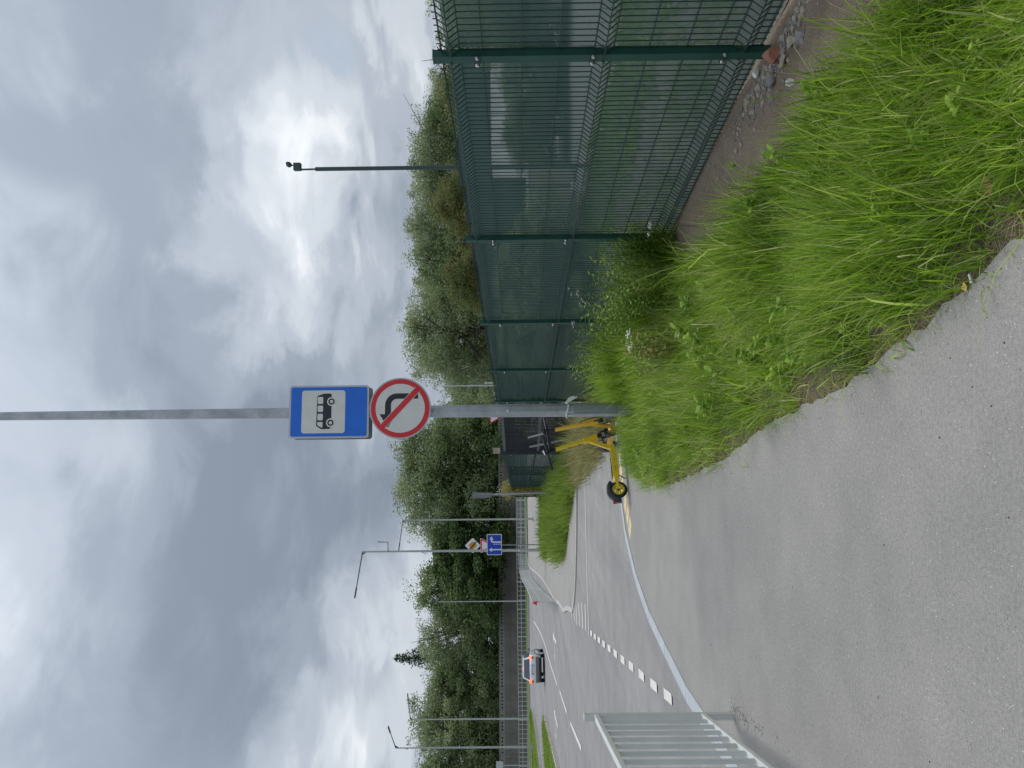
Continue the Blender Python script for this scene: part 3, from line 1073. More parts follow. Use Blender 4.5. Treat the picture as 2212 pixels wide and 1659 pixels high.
ex, ey, ez = frame(R(8))
bs = empty('bus_stop_sign', (PX + .012, PY - .09, 3.645), 0, 'blue bus stop sign with white panel and black bus on the lamp pole', 'sign')
W_, H_ = .6, .905
MB().prism(rrect(W_, H_, .035), (0, 0, 0), ex, ey, ez, 0, .018).build('plate', M['plate_rim'], bs)
MB().prism(rrect(W_ - .04, H_ - .04, .022), (0, 0, 0), ex, ey, ez, .018, .020).build('blue_field', M['blue'], bs)
MB().prism(rrect(.487, .492, .03, 6, 0, .062), (0, 0, 0), ex, ey, ez, .020, .022).build('white_panel', M['sign_white'], bs)
# the pictogram: (u right, w up) in metres about the sign's centre, scaled from the plate
S_ = 1 / 951.0


def bp(cx, cy):
    return ((740 - cy) * S_, (675 - cx) * S_)


body = [bp(548, 575), bp(562, 562), bp(600, 552), bp(612, 543), bp(690, 543), bp(700, 550), bp(703, 580), bp(703, 910), bp(690, 915), bp(686, 926), bp(600, 928), bp(590, 925), bp(548, 898), bp(540, 885), bp(541, 870)]
pic = empty('bus_pictogram', (0, 0, 0))
pic.parent = bs
MB().prism(body, (0, 0, 0), ex, ey, ez, .022, .0232).build('bus_body', M['sign_black'], pic)
for a, b in ((580, 655), (674, 742), (762, 832)):
    x0, y0 = bp(612, b)
    x1, y1 = bp(554, a)
    MB().prism(rrect(x1 - x0, y1 - y0, .01, 4, (x0 + x1) / 2, (y0 + y1) / 2), (0, 0, 0), ex, ey, ez, .0232, .024).build('bus_window', M['sign_white'], pic)
MB().prism([bp(552, 852), bp(610, 850), bp(610, 908), bp(596, 910), bp(556, 886)], (0, 0, 0), ex, ey, ez, .0232, .024).build('bus_window', M['sign_white'], pic)
for cx, cy in ((702, 630), (695, 860)):
    u, w = bp(cx, cy)
    o = Vector(ex) * u + Vector(ey) * w
    MB().prism(circ(.050, 28), o, ex, ey, ez, .0236, .0246).build('wheel_gap', M['sign_white'], pic)
    MB().ring(.019, .036, o, ex, ey, ez, .0246, .0254, 28).build('bus_wheel', M['sign_black'], pic)
MB().prism(rrect(W_, H_, .035), (0, 0, 0), ex, ey, ez, -.21, -.185).build('rear_plate', M['plate'], bs)
for z in (-.25, .25):
    MB().bar(ex * -.1 + ey * z, ex * .1 + ey * z, .03, .012).build('bracket', M['galv'], bs)
    MB().ring(.07, .08, ez * -.093 + ey * z, ex, Vector((0, 1, 0)), ey, -.02, .02, 16).build('bracket', M['galv'], bs)

nl = empty('no_left_turn_sign', (PX + .043, PY - .10, 2.835), 0, 'round red ringed no left turn sign below the bus stop sign', 'sign')
RR = .348
MB().prism(circ(RR, 56), (0, 0, 0), ex, ey, ez, 0, .018).build('plate', M['plate_rim'], nl)
MB().prism(circ(RR * .80, 56), (0, 0, 0), ex, ey, ez, .018, .0205).build('white_disc', M['sign_white'], nl)
MB().ring(RR * .80, RR * .955, (0, 0, 0), ex, ey, ez, .018, .021, 56).build('red_ring', M['sign_red'], nl)


def np_(cx, cy):
    return (-(cy - 708) / 335 * RR, -(cx - 1455) / 335 * RR)


arr = [np_(1650, 545), np_(1420, 545)]
for k in range(9):                       # outer bend
    a = R(90 * k / 8)
    arr.append(np_(1420 - 130 * math.sin(a), 675 - 130 * math.cos(a)))
arr += [np_(1290, 772), np_(1232, 772), np_(1322, 918), np_(1412, 772), np_(1355, 772)]
for k in range(9):                       # inner bend
    a = R(90 - 90 * k / 8)
    arr.append(np_(1420 - 65 * math.sin(a), 670 - 65 * math.cos(a)))
arr.append(np_(1650, 605))
MB().prism(arr, (0, 0, 0), ex, ey, ez, .0205, .022).build('arrow', M['sign_black'], nl)
d1, d2 = np_(1645, 500), np_(1265, 905)
dv = Vector((d2[0] - d1[0], d2[1] - d1[1], 0)).normalized()
pn = Vector((-dv.y, dv.x, 0))
for w, z0, z1, mt, nm in ((.036, .022, .0228, 'sign_white', 'bar_edge'), (.031, .0228, .024, 'sign_red', 'diagonal_bar')):
    MB().prism([(d1[0] + pn.x * w, d1[1] + pn.y * w), (d2[0] + pn.x * w, d2[1] + pn.y * w), (d2[0] - pn.x * w, d2[1] - pn.y * w), (d1[0] - pn.x * w, d1[1] - pn.y * w)],
               (0, 0, 0), ex, ey, ez, z0, z1).build(nm, M[mt], nl)
MB().bar(ez * -.02 + ex * -.09, ez * -.02 + ex * .09, .03, .012).build('bracket', M['galv'], nl)

# ================================================================== GREY RAILING AT THE LEFT
def railing(name, pts, label, h, bar_step, post_step, sz, mat, low=.2, single=True, group=None, cat='railing'):
    root = empty(name, (pts[0][0], pts[0][1], 0), 0, label, cat, group)
    o0 = Vector((*pts[0], 0))
    rs = resample(pts, bar_step)
    ps = resample(pts, post_step)
    bars = MB()
    for p in rs:
        z = gz(p.x, p.y)
        a, b = p - o0 + Vector((0, 0, z + low)), p - o0 + Vector((0, 0, z + h - .05))
        if single:
            MB().bar(a, b, sz * .5, sz * .5, (0, 1, 0)).build('bar', mat, root, .003)
        else:
            bars.bar(a, b, sz * .5, sz * .5)
    if not single:
        bars.build('infill_bars', mat, root)['kind'] = 'stuff'
    for p in ps:
        z = gz(p.x, p.y)
        MB().bar(p - o0 + Vector((0, 0, z - .1)), p - o0 + Vector((0, 0, z + h + (.06 if single else 0))), sz, sz, (0, 1, 0)).build('post', mat, root, .004 if single else 0)
    for zz in ((low, h - .03) if single else (low, h * .62, h)):
        for a, b in zip(pts, pts[1:]):
            A = Vector((a[0], a[1], gz(*a) + zz)) - o0
            B = Vector((b[0], b[1], gz(*b) + zz)) - o0
            MB().bar(A, B, sz * .95, sz * .7).build('rail', mat, root, .003 if single else 0)
    return root


near_r = railing('railing', [(-2.37, 5.46), (-2.07, 4.2), (-1.66, 2.5)], 'pale grey steel railing with upright bars at the footpath edge', 1.0, .185, 2.0, .045, M['grey_rail'], .215)
isl_r = [(-9.3, 32.8), (-10.4, 37.5), (-12, 44), (-14.7, 55.5), (-17.4, 69), (-17.9, 74), (-17.2, 77.2), (-15, 79.2), (-11.5, 80.6), (-6, 81.5)]
railing('railing', isl_r, 'pale railing curving along the far island behind the blue arrow sign', 1.0, .14, 2.0, .05, M['white_rail'], .12, False)
railing('railing', [(-70, 84), (-40, 84.5), (-16, 86), (2, 88)], 'long white railing below the dark noise barrier', 1.1, .5, 3.0, .07, M['white_rail'], .15, False)

# ================================================================== NOISE BARRIER
def barrier_panel():
    w, h = 2.43, 2.95
    o = MB().box((w / 2, .07, h / 2), (w, .08, h))
    n = 16
    for k in range(n):
        o.box((w * (k + .5) / n, .0, h / 2), (w / n * .55, .08, h - .06))
    return o.mesh('barrier_panel', M['barrier'])


def barrier_cap():
    """top board with five round holes cut right through its face"""
    w, z0, h, r = 2.43, 2.97, .66, .115
    o = MB()
    cw = w / 6
    vs, fs = [], []
    xs = [cw * .5 + cw * k for k in range(5)]
    n = 12

    def cell(x0, x1, cx):
        b = len(vs)
        zc_ = z0 + h * .52
        outer = []
        for k in range(n):
            a = 2 * math.pi * k / n
            dx, dz = math.cos(a), math.sin(a)
            s = min((x1 - cx) / dx if dx > 1e-6 else (x0 - cx) / dx if dx < -1e-6 else 9, (z0 + h - zc_) / dz if dz > 1e-6 else (z0 - zc_) / dz if dz < -1e-6 else 9)
            outer.append((cx + dx * s, -.03, zc_ + dz * s))
        for k in range(n):
            a = 2 * math.pi * k / n
            vs.append((cx + r * math.cos(a), -.03, zc_ + r * math.sin(a)))
        vs.extend(outer)
        for k in range(n):
            a = 2 * math.pi * k / n
            vs.append((cx + r * math.cos(a), .12, zc_ + r * math.sin(a)))
        for k in range(n):
            j = (k + 1) % n
            fs.append((b + k, b + j, b + n + j, b + n + k))
            fs.append((b + k, b + 2 * n + k, b + 2 * n + j, b + j))
        # corners the fan leaves open
        for x in (x0, x1):
            for z in (z0, z0 + h):
                pass
    for k in range(5):
        cell(cw * (k + .5), cw * (k + 1.5), cw * (k + 1))
    o.add(vs, fs)
    o.box((cw * .25, -.0, z0 + h / 2), (cw * .5, .06, h)).box((w - cw * .25, -.0, z0 + h / 2), (cw * .5, .06, h))
    o.box((w / 2, .0, z0 + h + .03), (w, .12, .06)).box((w / 2, .0, z0 + .015), (w, .07, .07))
    for k in range(5):                   # fill behind the corners of the cells
        for sx in (-1, 1):
            for sz_ in (0, 1):
                cx = cw * (k + 1) + sx * cw * .42
                o.box((cx, -.012, z0 + (.09 if sz_ == 0 else h - .09)), (cw * .16, .03, .18))
    return o.mesh('coping_board', M['barrier_top'])


PB, PC = barrier_panel(), barrier_cap()
HM = MB().box((1.215, .135, 3.3), (2.43, .02, .62)).mesh('hole_shade_back', M['hole'])  # dark sheet behind the holes, their inner shade put into its colour
PS = MB().box((0, 0, 1.83), (.09, .2, 3.72)).mesh('barrier_post', M['barrier'])
b0, bd = Vector((8.0, 109.3, 0)), Vector((-.9615, -.275, 0))
barrier = empty('noise_barrier', (b0.x, b0.y, .6), 0, 'long dark ribbed noise barrier with round holes along its top', 'barrier')
bang = math.atan2(bd.y, bd.x) + math.pi
for k in range(29):
    p = bd * (2.53 * (k + 1))
    for nm, me in (('panel', PB), ('coping_board', PC), ('hole_shade_backing', HM)):
        q = link(nm, me, barrier, p + Vector((.05, 0, 0)), bang)
    link('post', PS, barrier, p, bang)


# ================================================================== TREES
def crown_mesh(name, seed, lobes, nclump, per, spread, lsize, mat, aspect=.5):
    r2 = np.random.default_rng(seed)
    pts, nr, tn = [], [], []
    vol = np.array([l[3] * l[4] * l[5] for l in lobes]) ** .66
    vol /= vol.sum()
    for i in range(nclump):
        L = lobes[r2.choice(len(lobes), p=vol)]
        d = r2.normal(size=3)
        d /= np.linalg.norm(d)
        if d[2] < -.55:
            d[2] *= -.6
        rr = r2.uniform(.35, 1.0)
        c = np.array(L[:3]) + d * np.array(L[3:6]) * rr
        k = int(per * r2.uniform(.5, 1.5))
        q = c + np.clip(r2.normal(size=(k, 3)), -1.5, 1.5) * spread * r2.uniform(.6, 1.3) * np.array([1, 1, .8])
        pts.append(q)
        nr.append(r2.normal(size=(k, 3)) + d * .9 + np.array([0, 0, .5]))
        tn.append(np.clip(r2.uniform(.15, .85) + r2.normal(size=k) * .16, 0, 1))
    pts = np.concatenate(pts)
    return leaf_cloud(pts, np.concatenate(nr), lsize * r2.uniform(.6, 1.35, len(pts)), aspect, np.concatenate(tn), name, mat)


def trunk_mesh(name, seed, h, r0, lobes, base_split=.25):
    r2 = random.Random(seed)
    o = MB()
    o.tube([(0, 0, -.3), (.05, 0, h * .15), (.0, .08, h * .35), (.1, .0, h * .6), (.05, .05, h * .85)], [r0 * 1.2, r0, r0 * .8, r0 * .5, r0 * .15], 8)
    for L in lobes:
        z0 = h * r2.uniform(base_split, base_split + .3)
        c = Vector(L[:3])
        mid = Vector((c.x * .4, c.y * .4, (z0 + c.z) / 2 + .2))
        o.tube([(0, 0, z0), mid, c, c + Vector((r2.gauss(0, .4), r2.gauss(0, .4), L[5] * .7))], [r0 * .5, r0 * .38, r0 * .22, r0 * .06], 6)
        for _ in range(3):
            e = c + Vector((r2.gauss(0, L[3] * .6), r2.gauss(0, L[4] * .6), r2.gauss(.2, L[5] * .5)))
            o.tube([mid.lerp(c, .5), e], [r0 * .2, r0 * .04], 5, False)
    return o.mesh(name, M['bark'])


def lob(seed, H, Rd, n, low=.22):
    r2 = random.Random(seed)
    out = []
    for i in range(n):
        t = (i + .5) / n
        z = H * (low + (.88 - low) * t)
        prof = math.sin(math.pi * min(1, (.22 + .76 * t))) ** .7
        a = i * 2.4 + r2.uniform(-.4, .4)
        rad = Rd * prof * r2.uniform(.4, .72)
        s = Rd * r2.uniform(.38, .6) * (.65 + .5 * prof)
        out.append((rad * math.cos(a), rad * math.sin(a), z, s, s, s * r2.uniform(.75, 1.05)))
    return out


protos = {}
for key, seed, H, Rd, n, mt, ncl, per, spr, ls, asp in (
        ('willow_a', 11, 10, 4.0, 14, 'willow', 460, 80, .36, .085, .42), ('willow_b', 12, 10, 4.6, 17, 'willow', 500, 80, .38, .085, .42),
        ('alder', 13, 10, 3.4, 13, 'alder', 420, 80, .35, .085, .55), ('alder_b', 14, 10, 3.7, 15, 'alder', 440, 80, .36, .085, .55),
        ('maple', 15, 10, 4.3, 14, 'maple', 420, 80, .40, .11, .75), ('autumn', 16, 10, 4.4, 13, 'autumn', 400, 80, .42, .10, .55)):
    lb = lob(seed, H, Rd, n, .1)
    protos[key] = (crown_mesh(key + '_crown', seed, lb, ncl, per, spr, ls, M[mt], asp), trunk_mesh(key + '_trunk', seed, H, .22, lb))
# spruce: drooping whorls on a straight stem
r2 = np.random.default_rng(3)
pp, nn_ = [], []
for z in np.arange(1.6, 9.9, .23):
    rad = 2.1 * (1 - z / 10.2) ** .85 + .1
    for a in np.arange(0, 6.28, .8) + r2.uniform(0, 6):
        L_ = rad * r2.uniform(.7, 1.12)
        k = int(15 * L_) + 3
        s = r2.uniform(.1, 1, k)
        q = np.stack([np.cos(a) * s * L_, np.sin(a) * s * L_, z - .3 * s * L_ + .15 * (s * L_) ** 2], 1) + r2.normal(size=(k, 3)) * .07
        pp.append(q)
        nn_.append(r2.normal(size=(k, 3)) + np.array([0, 0, 1]))
pp = np.concatenate(pp)
protos['spruce'] = (leaf_cloud(pp, np.concatenate(nn_), .13 * r2.uniform(.6, 1.3, len(pp)), .3, r2.uniform(0, 1, len(pp)), 'spruce_crown', M['spruce']),
                    MB().tube([(0, 0, -.3), (0, 0, 5), (0, 0, 10)], [.16, .1, .02], 7).mesh('spruce_trunk', M['bark']))


def tree(key, x, y, h, wide, rz, label, cat='tree', name=None, z=None, group=None):
    t_ = empty(name or 'tree', (x, y, gz(x, y) if z is None else z), R(rz), label, cat, group)
    t_.scale = (h / 10 * wide * 1.18, h / 10 * wide * 1.18, h / 10)
    link('crown', protos[key][0], t_)
    link('trunk', protos[key][1], t_)
    return t_


def sx(y, Y):
    """world x of something seen at picture row y (2212 px wide picture) and distance Y"""
    return (829.5 - y) / 1661 * Y


# row behind the noise barrier, left to right
D = 112
for key, yy, Y, h, w, rz, lab in (
        ('alder', 1668, 101, 15.6, 1.0, 20, 'dark leafy tree at the far left edge behind the noise barrier'),
        ('willow_a', 1576, 104, 16.8, 1.05, 50, 'tall grey green willow behind the two left street lamps'),
        ('willow_b', 1515, 107, 15.0, .95, 200, 'round willow just right of the two left street lamps'),
        ('alder_b', 1462, 106, 14.4, 1.0, 120, 'dark tree behind the silver car above the barrier'),
        ('spruce', 1420, 112, 19.4, 1.0, 0, 'pointed dark spruce top rising above the silver car'),
        ('willow_a', 1362, 106, 15.6, 1.0, 170, 'leafy willow right of the pointed spruce'),
        ('alder', 1316, 109, 13.8, 1.0, 290, 'low dark tree behind the thin floodlight pole'),
        ('alder_b', 1268, 107, 16.8, .92, 40, 'slender dark tree left of the deep green maple'),
        ('maple', 1196, 103, 13.0, 1.25, 10, 'deep green maple behind the diamond priority sign'),
        ('willow_a', 1118, 112, 17.2, .9, 300, 'grey green willow behind the middle street lamp'),
        ('willow_b', 1042, 108, 19.0, 1.0, 90, 'tall willow above the grey sign back'),
        ('alder_b', 974, 110, 19.2, .95, 150, 'tall dark tree directly above the black gate'),
        ('alder', 906, 113, 14.0, 1.0, 250, 'tree directly behind the galvanised lamp pole'),
        ('willow_a', 842, 116, 12.6, 1.0, 10, 'lower tree right of the lamp pole behind the fence')):
    if rz >= 0:
        tree(key, sx(yy, Y), Y, h, w, rz, lab, z=.6)
# trees beyond the yard, right of the lamp pole
for key, yy, Y, h, w, rz, lab in (
        ('willow_b', 712, 62, 11.0, 1.05, 30, 'big rounded willow above the fence right of the lamp pole'),
        ('willow_a', 770, 66, 10.6, .7, 210, 'slim willow beside the big rounded willow, nearer the lamp pole'),
        ('willow_a', 628, 64, 10.4, .85, 70, 'willow with sky gaps right of the big rounded willow'),
        ('alder_b', 565, 60, 10.2, .8, 160, 'dark browned tree behind the second fence post'),
        ('willow_b', 497, 62, 10.6, .85, 250, 'willow above the fence left of the camera mast'),
        ('autumn', 440, 44, 6.3, .85, 20, 'yellow green shrubby tree above the fence left of the camera mast'),
        ('willow_a', 432, 66, 10.6, .8, 300, 'tall willow directly behind the yellow green shrubby tree'),
        ('autumn', 600, 48, 6.0, .9, 120, 'brown tinged shrub behind the fence between its second and third posts'),
        ('willow_b', 366, 62, 10.1, .8, 110, 'willow directly behind the camera mast'),
        ('willow_a', 304, 60, 10.0, .85, 200, 'willow just right of the camera mast'),
        ('alder_b', 246, 58, 9.0, .85, 60, 'dark tree right of the camera mast, second from it'),
        ('autumn', 200, 40, 5.4, 1.0, 220, 'olive shrub above the fence left of the nearest post'),
        ('willow_b', 188, 60, 8.4, .8, 340, 'low willow left of the nearest green fence post'),
        ('alder', 105, 60, 7.2, 1.1, 100, 'low tree behind the nearest green fence post'),
        ('willow_a', 20, 46, 6.2, 1.2, 190, 'tree seen through the fence panel at the right edge')):
    tree(key, sx(yy, Y), Y, h, w, rz, lab, z=.1)

# shrubs in the yard, seen through the net
for key, x, y, h, w, rz, lab in (
        ('alder', 2.3, 15.2, 1.9, 1.9, 0, 'dense shrub behind the net between the second and third fence posts'),
        ('alder_b', 1.5, 19.5, 2.0, 2.0, 70, 'dense shrub behind the net at the third fence post'),
        ('maple', .9, 23.5, 2.0, 2.0, 140, 'dense shrub behind the net at the fourth fence post'),
        ('alder', .1, 28, 2.1, 2.0, 200, 'dense shrub behind the net beside the black gate'),
        ('autumn', 6.7, 20.6, 1.75, 1.7, 30, 'low bush in the yard in front of the added white shed, left one'),
        ('alder_b', 8.2, 20.8, 1.9, 1.7, 120, 'low bush in the yard in front of the added white shed, middle one'),
        ('autumn', 9.8, 20.2, 2.2, 1.7, 200, 'low bush in the yard in front of the added white shed, right one'),
        ('willow_b', 12.4, 22, 4.2, 1.3, 260, 'tall bush in the yard right of the added white shed')):
    tree(key, x, y, h, w, rz, lab, 'shrub', 'shrub', z=.13)

# ================================================================== THINGS IN THE YARD
panels = empty('bright_patch_screen', (8.7, 24, .13), 0, 'white translucent sheet added for a bright patch below a dark fascia seen through the net', 'screen')  # made-up backlit sheets, added so a bright patch shows through the net
for k in range(9):
    MB().box((-2.0 + k * .5, 0, 1.06), (.485, .02, 2.12)).build('bright_patch_panel', M['bright_patch'], panels)
    MB().box((-2.25 + k * .5, .02, 1.06), (.03, .05, 2.12)).build('bright_patch_divider', M['coping'], panels)
for k in range(5):
    MB().box((-2.04 + k * .96, -.2, 2.62), (.95, .05, 1.0)).build('fascia_board', M['shed_roof'], panels)
bw = empty('garden_wall', (4.35, 18.3, .13), R(4), 'beige rendered wall with white coping behind the net', 'wall')
MB().box((0, 0, .53), (1.7, .2, 1.06)).build('wall_face', M['beige'], bw)
MB().box((0, 0, 1.09), (1.76, .26, .06)).build('coping', M['coping'], bw)
dk = empty('net_screen', (6.4, 24.5, .13), 0, 'tall dark green screen fence across the back of the yard', 'screen')
for k in range(6):
    hs = (2.95, 2.75, 2.5, 2.3, 2.15, 2.0)[k]
    MB().box((-.62 - k * 1.25, 0, hs / 2), (1.22, .05, hs)).build('screen_panel', M['shed_roof'], dk)
    MB().box((-1.25 * k, -.04, hs / 2), (.08, .08, hs)).build('post', M['green_post'], dk)
yp = empty('yard_post', (4.43, 17.3, .13), 0, 'thin dark post with a white foot behind the net', 'post')
MB().tube([(0, 0, 0), (0, 0, 1.35)], .03, 8).build('shaft', M['mast'], yp)
MB().box((.0, 0, .06), (.16, .16, .12)).build('foot', M['coping'], yp)

mast = empty('camera_mast', (3.96, 14, .13), 0, 'slim mast with a security camera on top behind the fence', 'mast')
MB().tube([(0, 0, 0), (0, 0, 5.02)], .037, 10).build('tube', M['mast'], mast)
MB().tube([(0, 0, 5.0), (-.004, 0, 5.3)], .017, 8).build('upper_tube', M['mast'], mast)
cb = MB().box((.045, 0, 5.35), (.135, .1, .13)).build('junction_box', M['mast'], mast, .005)
MB().tube([(.075, 0, 5.42), (.08, 0, 5.47)], .012, 6).build('camera_neck', M['mast'], mast)
MB().tube([(.055, 0, 5.475), (.07, 0, 5.485), (.1, 0, 5.52), (.125, -.02, 5.55)], [.03, .045, .05, .02], 10).build('camera_head', M['mast'], mast)
thin = empty('thin_pole', (-.05, 30, .1), 0, 'thin white pole above the fence beside the lamp pole', 'pole')
MB().tube([(0, 0, 0), (0, 0, 4.3)], [.035, .02], 8).build('shaft', M['white_rail'], thin)
MB().box((.1, 0, 2.55), (.06, .06, .35)).build('box', M['white_rail'], thin)


# ================================================================== STREET LAMPS
def street_lamp(name, x, y, h, label, arm_to, rise, r0=.09, arm_y=0.0, head=.6, cat='street lamp', mat='galv_far', split=None):
    o = empty(name, (x, y, gz(x, y)), 0, label, cat)
    MB().tube([(0, 0, 0), (0, 0, h * .5), (0, 0, h)], [r0, r0 * .8, r0 * .5], 8).build('pole', M[mat], o)
    MB().tube([(0, 0, .0), (0, 0, .06)], r0 * 2, 8).build('base_plate', M[mat], o)
    s = 1 if arm_to > 0 else -1
    MB().prism([(0, 0), (s * .22, .02), (s * .02, -.28)], (0, 0, h), (1, 0, 0), (0, 0, 1), (0, 1, 0), -.03, .03).build('arm_bracket', M['arm'], o)
    e = Vector((arm_to, arm_y, h + rise))
    MB().tube([(0, 0, h), e], [.045, .035], 6).build('arm', M['arm'], o)
    t = (e - Vector((0, 0, h))).normalized()
    hd = MB()
    hd.bar(e - t * .05, e + t * head * .45, .16, .09).bar(e + t * head * .4, e + t * head, .26, .07)
    hd.build('luminaire', M['arm'], o, .015)
    return o


la = street_lamp('street_lamp', -10.6, 49, 11.55, 'tall street lamp standing behind the blue arrow sign', -2.35, .42, .1)
MB().tube([(0, -.05, 9.9), (.62, -.1, 9.9), (.64, -.1, 10.55)], .03, 6).build('antenna_bracket', M['arm'], la)
MB().tube([(0, -.1, 1.55), (0, -.13, 1.55)], .05, 8).build('sticker', M['sign_white_far'], la)
lb_ = street_lamp('street_lamp', -11.6, 66, 11.2, 'street lamp with long arm right of the blue arrow sign', -2.0, .3, .09)
MB().tube([(0, -.05, 8.9), (.7, -.1, 8.9), (.72, -.1, 9.3)], .03, 6).build('antenna_bracket', M['galv_far'], lb_)
street_lamp('street_lamp', -30.7, 65, 11.9, 'left street lamp with a short arm beside the grass island', 1.45, .4, .1, -.3)
street_lamp('street_lamp', -32.0, 73.5, 11.6, 'second street lamp from the left, behind the grass island', 1.9, .15, .1, -.2, .7)
fl = empty('floodlight_pole', (-22.2, 78.6, gz(-22, 78.6)), 0, 'thin pole with a small floodlight in front of the noise barrier', 'pole')
MB().tube([(0, 0, 0), (0, 0, 9.3)], [.075, .04], 8).build('shaft', M['galv_far'], fl)
MB().tube([(0, 0, 9.2), (.25, -.1, 9.6)], .025, 6).build('arm', M['arm'], fl)
MB().box((.28, -.12, 9.75), (.3, .25, .34), Euler((.3, 0, 0)).to_matrix()).build('floodlight', M['arm'], fl, .02)

# ================================================================== FAR SIGNS
ex, ey, ez = frame(R(-3))
bl = empty('lane_direction_sign', (-10.57, 48.86, 3.12), 0, 'wide blue lane arrow sign on the tall street lamp', 'sign')
w, h = 1.34, .95
o0 = Vector((.02, 0, 0)) + Vector((.39, 0, 0)) * 1.0
cx0 = .40
MB().prism(rrect(w, h, .06), (cx0 - .02, 0, 0), ex, ey, ez, 0, .03).build('plate', M['sign_white_far'], bl)
MB().prism(rrect(w - .08, h - .08, .035), (cx0 - .02, 0, 0), ex, ey, ez, .03, .034).build('blue_field', M['blue_far'], bl)
q = 1.34 / 590.0


def lp_(cx, cy):        # crop pixels of the sign -> metres about its centre
    return ((670 - cy) * q, (1240 - cx) * q)


OB = (cx0 - .02, 0, 0)
MB().prism([lp_(1440, 793), lp_(1440, 828), lp_(1175, 828), lp_(1172, 872), lp_(1082, 816), lp_(1172, 757), lp_(1175, 793)], OB, ex, ey, ez, .034, .038).build('straight_arrow', M['sign_white_far'], bl)
ra = [lp_(1440, 575), lp_(1440, 618), lp_(1210, 618)]
for k in range(6):
    a = R(90 * k / 5)
    ra.append(lp_(1210 - 68 * math.sin(a), 550 + 68 * math.cos(a)))
ra += [lp_(1142, 525), lp_(1108, 525), lp_(1162, 430), lp_(1218, 525), lp_(1185, 525), lp_(1187, 550), lp_(1196, 570), lp_(1212, 577)]
MB().prism(ra, OB, ex, ey, ez, .034, .038).build('right_arrow', M['sign_white_far'], bl)
for a in (1216, 1277, 1338, 1395):
    MB().prism([lp_(a, 645), lp_(a, 664), lp_(a + 45, 664), lp_(a + 45, 645)], OB, ex, ey, ez, .034, .038).build('divider_dash', M['sign_white_far'], bl)
MB().bar((-.15, .08, 0), (.15, .08, 0), .05, .05).build('bracket', M['galv_far'], bl)

sp_ = empty('sign_post', (-10.88, 52, gz(0, 52)), 0, 'dark thin post behind the tall street lamp holding priority signs', 'post')
MB().tube([(0, 0, 0), (0, 0, 5.2)], .04, 8).build('shaft', M['plate'], sp_)
ds = empty('priority_road_sign', (-10.88, 51.93, 4.68), 0, 'white and amber diamond end of priority road sign', 'sign')


def diamond(r, c=.06):
    return [(r - c, c), (c, r - c), (-c, r - c), (-r + c, c), (-r + c, -c), (-c, -r + c), (c, -r + c), (r - c, -c)]


MB().prism(diamond(.53, .04), (0, 0, 0), ex, ey, ez, 0, .03).build('plate', M['sign_white_far'], ds)
MB().prism(diamond(.315, .05), (0, 0, 0), ex, ey, ez, .03, .035).build('amber_field', M['sign_yellow'], ds)
for off in (0,):
    MB().prism([(-.30, .16), (-.22, .24), (.28, -.18), (.2, -.26)], (0, 0, 0), ex, ey, ez, .035, .038).build('diagonal_band', M['bark'], ds)
ts = empty('give_way_sign', (-10.88, 51.9, 3.85), 0, 'red edged give way triangle between the diamond and the blue sign', 'sign')


def tri(r, c):
    pts = []
    for a0 in (30, 150, 270):
        for da in (-20, 0, 20):
            pts.append(((r - c) * math.cos(R(a0)) + c * math.cos(R(a0 + da * 3)), (r - c) * math.sin(R(a0)) + c * math.sin(R(a0 + da * 3))))
    return pts


MB().prism(tri(.56, .07), (0, 0, 0), ex, ey, ez, 0, .03).build('plate', M['sign_white_far'], ts)
MB().prism(tri(.53, .07), (0, 0, 0), ex, ey, ez, .03, .034).build('red_edge', M['sign_red'], ts)
MB().prism(tri(.38, .03), (0, 0, 0), ex, ey, ez, .034, .038).build('white_field', M['sign_white_far'], ts)

sb = empty('rear_facing_sign', (-3.86, 27.0, 0), 0, 'grey sign seen from behind on a leaning post in the far grass', 'sign')
MB().tube([(.06, 0, 0), (-.03, 0, 3.0)], .035, 8).build('post', M['galv'], sb)
ex2, ey2, ez2 = frame(R(78))
MB().prism([(-.2, -.34), (.2, -.34), (.27, .34), (-.27, .34)], (-.04, -.05, 2.80), ex2, ey2, ez2, 0, .03).build('plate', M['plate'], sb)
MB().bar((-.02, 0, 2.3), (-.02, -.06, 3.1), .03, .03).build('bracket', M['galv'], sb)

wt = empty('warning_sign', (-2.62, 60, gz(0, 60)), 0, 'red edged triangle sign just left of the galvanised lamp pole', 'sign')
MB().tube([(0, .03, 0), (0, .03, 3.7)], .04, 8).build('post', M['plate'], wt)
MB().prism(tri(.5, .06), (0, 0, 3.3), ex, ey, ez, 0, .03).build('plate', M['sign_red'], wt)
MB().prism(tri(.36, .03), (0, 0, 3.3), ex, ey, ez, .03, .036).build('white_field', M['sign_white_far'], wt)
rm = empty('red_marker', (-9.32, 32.70, .88), 0, 'small red triangle at the near end of the pale island railing', 'marker')
MB().prism([(-.1, -.08), (.1, -.08), (0, .13)], (0, 0, 0), ex, ey, ez, 0, .02).build('plate', M['sign_red'], rm)
MB().bar((0, .02, -.06), (0, .08, -.06), .02, .02).build('clip', M['plate'], rm)
bb = empty('large_road_sign', (-39.4, 80, gz(0, 80)), 0, 'pale grey back of a large sign at the left edge', 'sign')
MB().tube([(-.3, 0, 0), (-.3, 0, 3.4)], .06, 8).tube([(-2.6, 0, 0), (-2.6, 0, 3.4)], .06, 8).build('posts', M['galv_far'], bb)
MB().box((-1.35, -.08, 3.15), (3.1, .05, .72)).build('plate', M['plate_rim'], bb)
MB().bar((-2.8, -.02, 3.15), (.1, -.02, 3.15), .06, .05).build('stiffener', M['plate'], bb)


